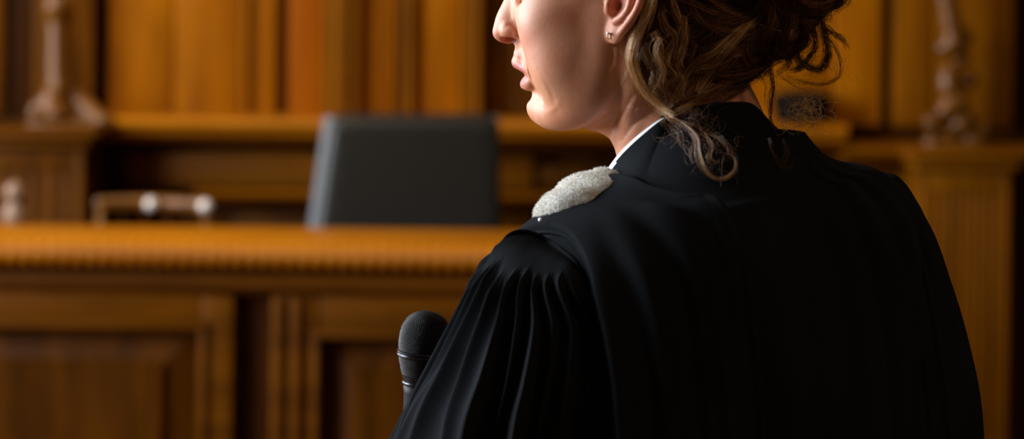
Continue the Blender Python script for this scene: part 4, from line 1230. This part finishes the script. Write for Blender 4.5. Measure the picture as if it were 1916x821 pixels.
def hair_material(name):
    m = bpy.data.materials.new(name)
    nt, N, L, b = nodes_of(m)
    at = N.new('ShaderNodeAttribute'); at.attribute_name = 'shade'
    rp = N.new('ShaderNodeValToRGB')
    e = rp.color_ramp.elements
    e[0].position = 0.0; e[0].color = (0.032, 0.0080, 0.0015, 1)
    e[1].position = 1.0; e[1].color = (0.88, 0.60, 0.31, 1)
    x = e.new(0.4); x.color = (0.13, 0.045, 0.011, 1)
    x = e.new(0.7); x.color = (0.36, 0.17, 0.055, 1)
    L.new(at.outputs['Fac'], rp.inputs[0]); L.new(rp.outputs[0], b.inputs['Base Color'])
    b.inputs['Roughness'].default_value = 0.38
    b.inputs['Specular IOR Level'].default_value = 0.45
    return m
M_HAIR = hair_material('hair')
def set_shade(o, arr):
    a = o.data.attributes.new('shade', 'FLOAT', 'POINT'); a.data.foreach_set('value', np.asarray(arr, np.float32))
hair = mesh_from('hair', to_root(BVw), BF, M_HAIR, True, root)
set_shade(hair, np.full(len(BV), 0.10))

rh = np.random.default_rng(21)
# ---- strands combed over the head towards the bun
BN = vert_normals(BVw, BF)
tree = BVHTree.FromPolygons([tuple(v) for v in BVw], [tuple(f) for f in BF.tolist()])
bunW = H2W((-13.4, 0.2, 2.5)); bun_ax = -Fv * 1.0 + Zv * 0.25; bun_ax /= np.linalg.norm(bun_ax)
def waves(P, f, seed):
    r = np.random.default_rng(seed); o = np.zeros_like(P)
    for i in range(4):
        k = r.normal(0, f, 3); ph = r.uniform(0, 6.28); d = r.normal(0, 1, 3)
        o += np.sin(P @ k + ph)[..., None] * d / 2
    return o
def comb(starts, nsteps, step):
    """steps of all guides over the surface"""
    P = starts.copy(); out = [P.copy()]
    D = None
    for it in range(nsteps):
        v = bunW - P; dist = np.linalg.norm(v, axis=1)[:, None]; v = v / dist
        near = sstep(0.075, 0.045, dist)
        swirl = np.cross(np.broadcast_to(bun_ax, P.shape), -v)
        d = v * (1 - near) + swirl * near + 0.42 * waves(P, 75, 5) + 0.22 * waves(P, 190, 6)
        if D is not None: d = 0.55 * d + 0.75 * D
        nn = []
        for p in P:
            loc, n, _, _ = tree.find_nearest(Vector(p)); nn.append((*loc, *n))
        nn = np.array(nn); n = nn[:, 3:]
        d = d - n * (d * n).sum(axis=1)[:, None]
        D = d / (np.linalg.norm(d, axis=1)[:, None] + 1e-9)
        P = nn[:, :3] + D * step
        out.append(nn[:, :3].copy() + n * 0.0006 + D * step)
    G = np.stack(out, axis=1)
    for _ in range(4): G[:, 1:-1] = 0.25 * G[:, :-2] + 0.5 * G[:, 1:-1] + 0.25 * G[:, 2:]
    return G
cand = np.nonzero((BV[:, 0] < 7))[0]
ng = 520
gi = rh.choice(cand, ng)
guides = comb(BVw[gi], 15, 0.0062)
paths, rads, shades = [], [], []
def add_lock(G, n, r0, r1, shade, thick, curl=0.0, spread_end=1.0, jitter=0.0008):
    """n strands that follow the guide G (k,3); r0, r1: half width at the middle and at the ends"""
    k = len(G)
    t = np.linspace(0, 1, k)
    T_ = np.gradient(G, axis=0); T_ /= np.linalg.norm(T_, axis=1)[:, None] + 1e-12
    A = np.cross(T_, np.array([0.2, -0.9, 0.3])); A /= np.linalg.norm(A, axis=1)[:, None] + 1e-9
    B = np.cross(T_, A)
    w = r1 + (r0 - r1) * np.sin(PI * np.clip(t, 0, 1)) ** 0.8
    w = w * np.where(t > 0.7, 1 + (spread_end - 1) * (t - 0.7) / 0.3, 1)
    for _ in range(n):
        a, q = rh.uniform(0, 2 * PI), math.sqrt(rh.uniform(0, 1))
        u, v = q * math.cos(a), q * math.sin(a)
        ph = rh.uniform(0, 6.28, 4); am = rh.normal(0, 1, 4)
        wob = jitter * (am[0] * np.sin(5 * t + ph[0]) + 0.6 * am[1] * np.sin(11 * t + ph[1]))
        wob2 = jitter * (am[2] * np.sin(6 * t + ph[2]) + 0.6 * am[3] * np.sin(13 * t + ph[3]))
        p = G + A * (w * u + wob)[:, None] + B * (w * v * 0.55 + wob2)[:, None]
        if curl: p = p + (A * np.sin(26 * t + ph[0])[:, None] + B * np.cos(26 * t + ph[0])[:, None]) * curl * (t[:, None] ** 0.7)
        sh = np.clip(rh.normal(shade, 0.17), 0.02, 1)
        L_ = rh.uniform(0.78, 1.0)
        if L_ < 1:
            m = t * L_; p = np.stack([np.interp(m, t, p[:, c]) for c in range(3)], axis=1)
        paths.append(p); rads.append(thick * rh.uniform(0.7, 1.2) * np.sqrt(np.clip(1.15 - t ** 4, 0.05, 1))); shades.append(np.full(k, sh))
KP = 30
def resample(G, k=KP): return spline(G, k)
for g in guides:
    c = g[len(g) // 2]
    lx = W2H(g[0])
    left = sstep(-9, -2, lx[0]) * sstep(-1, 4, lx[1])           # blonder to the left, partly to paint in the light on that side
    sh = np.clip(rh.normal(0.12 + 0.26 * left, 0.15), 0.06, 0.95)
    off = rh.uniform(0.0, 0.0045)
    add_lock(resample(g + np.array([0, -1, 0.2]) * off), 12, rh.uniform(0.003, 0.0062), 0.0022, sh, 0.00015, jitter=0.0014)
print('combed', len(paths))
# ---- locks seen one by one
allV = [BVw, BODY_V]; allF = [BF, BODY_F + len(BVw)]
off_ = len(BVw) + len(BODY_V)
for o in (robe, col, stole):
    v = np.empty(len(o.data.vertices) * 3, np.float32); o.data.vertices.foreach_get('co', v); v = v.reshape(-1, 3) + np.array(root.location)
    f = np.empty(len(o.data.polygons) * 4, np.int32); o.data.loops.foreach_get('vertex_index', f); f = f.reshape(-1, 4)
    allV.append(v); allF.append(f + off_); off_ += len(v)
big = BVHTree.FromPolygons([tuple(v) for v in np.concatenate(allV).tolist()], np.concatenate(allF).tolist())
cam_p = Vector((0, 0, ZC))
def hit(px, py):
    d = Vector(W(px, py, 1.0)) - cam_p; d.normalize()
    loc, n, i, dist = big.ray_cast(cam_p, d, 3.0)
    return None if loc is None else loc.y
def trace(pts, lift=0.004, free=None, k=KP):
    """a lock laid over whatever lies there; free: its distance where it hangs clear"""
    fine = spline([(a, b, 0) for a, b in pts], 40)[:, :2]
    Ys = [hit(*p) for p in fine]
    if free is None: free = [y for y in Ys if y is not None and y < 2.6][-1] if any(y is not None and y < 2.6 for y in Ys) else 1.97
    Ys = np.array([free if (y is None or y > 2.2) else y for y in Ys]) - lift
    for _ in range(14):
        sm = Ys.copy(); sm[1:-1] = 0.25 * Ys[:-2] + 0.5 * Ys[1:-1] + 0.25 * Ys[2:]
        Ys = np.minimum(sm, Ys + 0.004) if _ < 7 else sm
    return resample(np.array([W(p[0], p[1], y) for p, y in zip(fine, Ys)]), k)
LOCKS = [  # points, strands, half width, shade, lift
    ([(1226, -40), (1222, -10), (1212, 22), (1197, 55), (1184, 85), (1182, 115), (1193, 148), (1213, 178), (1238, 203), (1264, 222)], 150, .0029, 1.0, .013),  # blonde lock, made paler to stand in for window light on it
    ([(1240, -30), (1228, 30), (1207, 72), (1199, 110), (1210, 145), (1230, 175), (1252, 200)], 80, .0036, .22, .006),  # dark strands paint in the shaded gap beside the front lock
    ([(1262, -30), (1262, 25), (1272, 55), (1257, 80), (1264, 110), (1244, 140), (1252, 175), (1240, 208)], 70, .003, .45, .005),
    ([(1254, -20), (1266, 25), (1279, 58), (1274, 95), (1262, 125), (1274, 152), (1262, 190)], 60, .0026, .80, .007),
    ([(1280, 30), (1284, 60), (1278, 90), (1268, 120), (1266, 140)], 30, .0012, .72, .008),
    ([(1236, 20), (1246, 50), (1262, 68), (1250, 92), (1232, 120), (1246, 150), (1236, 190)], 60, .0028, .55, .005),
    ([(1222, 60), (1236, 90), (1222, 120), (1240, 150), (1228, 172), (1246, 204)], 60, .0028, .7, .006),
    ([(1206, 80), (1212, 112), (1226, 132), (1220, 155), (1238, 182), (1244, 210)], 60, .0028, .75, .006),
    ([(1256, 90), (1248, 120), (1262, 140), (1250, 165), (1258, 195), (1248, 214)], 60, .0028, .7, .006),
    ([(1280, 80), (1270, 110), (1282, 130), (1268, 160), (1276, 180), (1262, 206)], 60, .003, .62, .005),
    ([(1300, 80), (1290, 118), (1296, 145), (1280, 172), (1284, 190), (1268, 212)], 60, .003, .5, .005),
    ([(1236, 70), (1228, 100), (1240, 128), (1236, 160), (1250, 186)], 50, .002, .85, .008),
    ([(1262, 192), (1276, 155), (1296, 125), (1335, 98), (1370, 68), (1400, 48), (1428, 30)], 80, .0028, .68, .006),
    ([(1303, 172), (1323, 142), (1348, 108), (1378, 72), (1412, 40)], 60, .0024, .74, .006),
    ([(1290, 126), (1318, 124), (1345, 112), (1372, 85)], 40, .002, .6, .007),
    ([(1320, 160), (1340, 130), (1372, 105), (1400, 90)], 40, .0024, .5, .006),
    ([(1255, -15), (1300, 8), (1350, 25), (1392, 32), (1425, 18)], 60, .0024, .45, .005),
    ([(1310, -20), (1350, 14), (1400, 34), (1424, 12), (1434, -25)], 50, .002, .5, .006),
    ([(1280, -10), (1310, 40), (1360, 60), (1410, 62), (1440, 40)], 60, .003, .35, .005),
    ([(1236, 220), (1262, 203), (1300, 187), (1340, 168), (1385, 142)], 120, .0042, .46, .004),
    ([(1248, 222), (1290, 203), (1335, 188), (1380, 168), (1412, 150)], 90, .0036, .40, .004),
    ([(1300, 200), (1335, 178), (1372, 168), (1408, 160)], 50, .003, .3, .004),
    ([(1436, -20), (1446, 40), (1430, 82), (1440, 122), (1424, 155)], 80, .004, .30, .005),
    ([(1470, 0), (1482, 42), (1462, 82), (1476, 112), (1448, 142)], 80, .004, .26, .005),
    ([(1500, 30), (1510, 70), (1488, 100), (1496, 124), (1470, 135)], 80, .004, .22, .005),
    ([(1400, 10), (1412, 55), (1396, 95), (1410, 130), (1400, 160)], 80, .004, .3, .005),
    ([(1470, -30), (1500, 0), (1536, 8), (1570, -10)], 60, .003, .35, .005),
    ([(1440, -30), (1470, 20), (1520, 38), (1560, 24)], 60, .003, .28, .005),
    ([(1538, 40), (1546, 75), (1549, 105), (1534, 130), (1516, 127), (1498, 110), (1492, 90)], 70, .0026, .14, .004),
    ([(1520, 50), (1526, 85), (1512, 112), (1494, 128), (1470, 130)], 50, .0024, .18, .004),
]
for pts, n, r, sh, lf in LOCKS:
    add_lock(trace(pts, lf, 1.972 if pts[0][0] > 1480 else None), n, r * 1.05, r * 0.45, sh, 0.00014, jitter=0.0016)
main_n = len(paths)
LOOSE = [  # stray hair: points, strands, half width, shade, lift, thickness
    ([(1262, 222), (1285, 236), (1305, 258), (1308, 285), (1318, 315), (1340, 334), (1364, 330), (1378, 310), (1373, 293), (1356, 289)], 16, .0009, .62, .006, .00013),
    ([(1258, 224), (1288, 240), (1302, 262), (1304, 292), (1316, 318), (1342, 336)], 8, .001, .58, .006, .00012),
    ([(1250, 225), (1290, 233), (1322, 246), (1350, 264), (1364, 290), (1357, 303)], 12, .001, .5, .006, .0001),
    ([(1320, 250), (1332, 275), (1324, 296), (1340, 306), (1352, 296)], 9, .001, .6, .006, .0001),
    ([(1242, 222), (1262, 248), (1276, 270), (1300, 288)], 8, .001, .5, .006, .0001),
    ([(1290, 236), (1298, 262), (1292, 285), (1300, 306)], 7, .001, .5, .006, .0001),
    ([(1348, 262), (1372, 290), (1378, 316), (1370, 330)], 7, .001, .45, .006, .0001),
    ([(1455, 255), (1470, 285), (1462, 310), (1476, 318), (1490, 292)], 5, .001, .22, .006, .00012),
    ([(1440, 258), (1448, 288), (1460, 310), (1474, 322)], 4, .001, .2, .006, .00012),
    ([(1440, 128), (1447, 165), (1443, 200), (1444, 230), (1456, 254)], 22, .0009, .10, .006, .00014),
    ([(1436, 130), (1444, 160), (1440, 190), (1438, 215)], 12, .0012, .18, .006, .00012),
    ([(1425, 140), (1434, 160), (1432, 185), (1428, 205)], 8, .0012, .25, .005, .0001),
    ([(1522, 52), (1558, 84), (1572, 116), (1570, 142), (1550, 155), (1510, 155), (1470, 141), (1440, 128)], 9, .0010, .12, .004, .00013),
    ([(1540, 60), (1566, 95), (1574, 130), (1566, 148), (1540, 157), (1500, 150)], 7, .0010, .14, .004, .00012),
    ([(1538, 48), (1560, 60), (1580, 76), (1588, 96)], 18, .0009, .10, .004, .00014),
    ([(1534, 50), (1564, 68), (1584, 82)], 14, .0009, .10, .004, .00014),
    ([(1545, 100), (1552, 122), (1562, 135)], 4, .001, .12, .004, .0001),
    ([(1450, 138), (1482, 156), (1502, 168), (1534, 174)], 6, .001, .15, .004, .0001),
    ([(1470, 142), (1500, 152), (1525, 154)], 6, .001, .12, .004, .0001),
    ([(1445, 236), (1470, 249), (1500, 252), (1520, 243)], 5, .0008, .3, .004, .0001),
    ([(1166, 90), (1172, 130), (1160, 165), (1150, 200)], 8, .0016, .7, .002, .00007),
    ([(1152, 88), (1150, 112), (1140, 140)], 6, .0014, .6, .002, .00006),
    ([(1180, 100), (1178, 140), (1186, 170), (1176, 205)], 10, .002, .75, .003, .00007),
    ([(1200, 165), (1206, 190), (1190, 210), (1200, 228)], 9, .002, .7, .003, .00007),
    ([(1222, 185), (1216, 205), (1226, 222)], 8, .002, .7, .003, .00007),
]
for pts, n, r, sh, lf, th_ in LOOSE:
    add_lock(trace(pts, lf, 1.965 if pts[0][0] > 1400 else None), n, r, r * 0.5, sh, th_, jitter=0.0016)
# eyebrows
for s_ in (-1, 1):
    bl = resample(H2W(np.array([(9.75, s_ * 1.5, 3.55), (9.75, s_ * 2.6, 4.0), (9.2, s_ * 3.8, 4.05), (8.2, s_ * 4.9, 3.4)])), KP)
    add_lock(bl, 60, 0.0032, 0.001, 0.3, 0.00012)
# frizz: single fine curling hairs
def frizz(n, cx, cy, sx, sy, size, shade, thick, Y=None, turn=1.6):
    for _ in range(n):
        x, y = rh.normal(cx, sx), rh.normal(cy, sy)
        a = rh.uniform(0, 6.28); pts = [(x, y)]; c = rh.normal(0, turn)
        for _k in range(5):
            a += c * 0.45 + rh.normal(0, 0.35)
            pts.append((pts[-1][0] + math.cos(a) * size / 5, pts[-1][1] + math.sin(a) * size / 5))
        if Y is None: G = trace(pts, 0.006)
        else:
            yy = Y + rh.normal(0, 0.008); G = resample(np.array([W(p[0], p[1], yy + rh.normal(0, 0.001)) for p in pts]))
        add_lock(G, 1, 0.0001, 0.0001, shade, thick, jitter=0.0006)
frizz(70, 1285, 238, 24, 14, 60, 0.42, 0.00007)
frizz(30, 1335, 285, 18, 20, 55, 0.45, 0.00008)
frizz(120, 1503, 214, 22, 13, 52, 0.95, 0.00015, 1.965)
frizz(40, 1530, 120, 26, 26, 50, 0.3, 0.00008, 1.975)
frizz(24, 1250, 120, 24, 50, 60, 0.8, 0.00009)
frizz(40, 1370, 60, 50, 45, 70, 0.5, 0.00009)
for name, sl in (('hair_strands', slice(0, main_n)), ('stray_hairs', slice(main_n, None))):
    V, F = strands(name, np.array(paths[sl]), np.array(rads[sl]), None, None)
    o = mesh_from(name, to_root(V), F, M_HAIR, True, hair); o['kind'] = 'stuff'
    set_shade(o, np.repeat(np.array(shades[sl]).reshape(-1), 3))
print('strands', len(paths))
# ================================================================== light
def area(name, loc, target, sx, sy, power, col):
    d = bpy.data.lights.new(name, 'AREA'); d.shape = 'RECTANGLE'; d.size, d.size_y = sx, sy
    d.energy = power; d.color = col
    o = bpy.data.objects.new(name, d); COL.objects.link(o)
    o.location = loc
    o.rotation_euler = (Vector(target) - Vector(loc)).to_track_quat('-Z', 'Y').to_euler()
    return o
area('window_light', (-3.85, 3.0, 2.45), (0, 2.5, 1.7), 2.4, 2.9, 490, (0.86, 0.93, 1.0))
area('window_light', (-3.85, 6.1, 2.45), (0, 5.5, 1.8), 2.2, 2.9, 200, (0.90, 0.95, 1.0))
area('warm_light', (-0.6, 6.0, 4.3), (-0.6, 7.6, 1.2), 1.6, 0.8, 60, (1.0, 0.78, 0.5))
area('warm_light', (2.4, 0.2, 3.3), (0.3, 2.0, 1.5), 0.7, 0.7, 15, (1.0, 0.62, 0.33))  # added warm fill from the right for the hair, no known lamp there
w = bpy.data.worlds.new('world'); SC.world = w
w.use_nodes = True
w.node_tree.nodes['Background'].inputs[0].default_value = (1.0, 0.80, 0.58, 1)
w.node_tree.nodes['Background'].inputs[1].default_value = 0.065
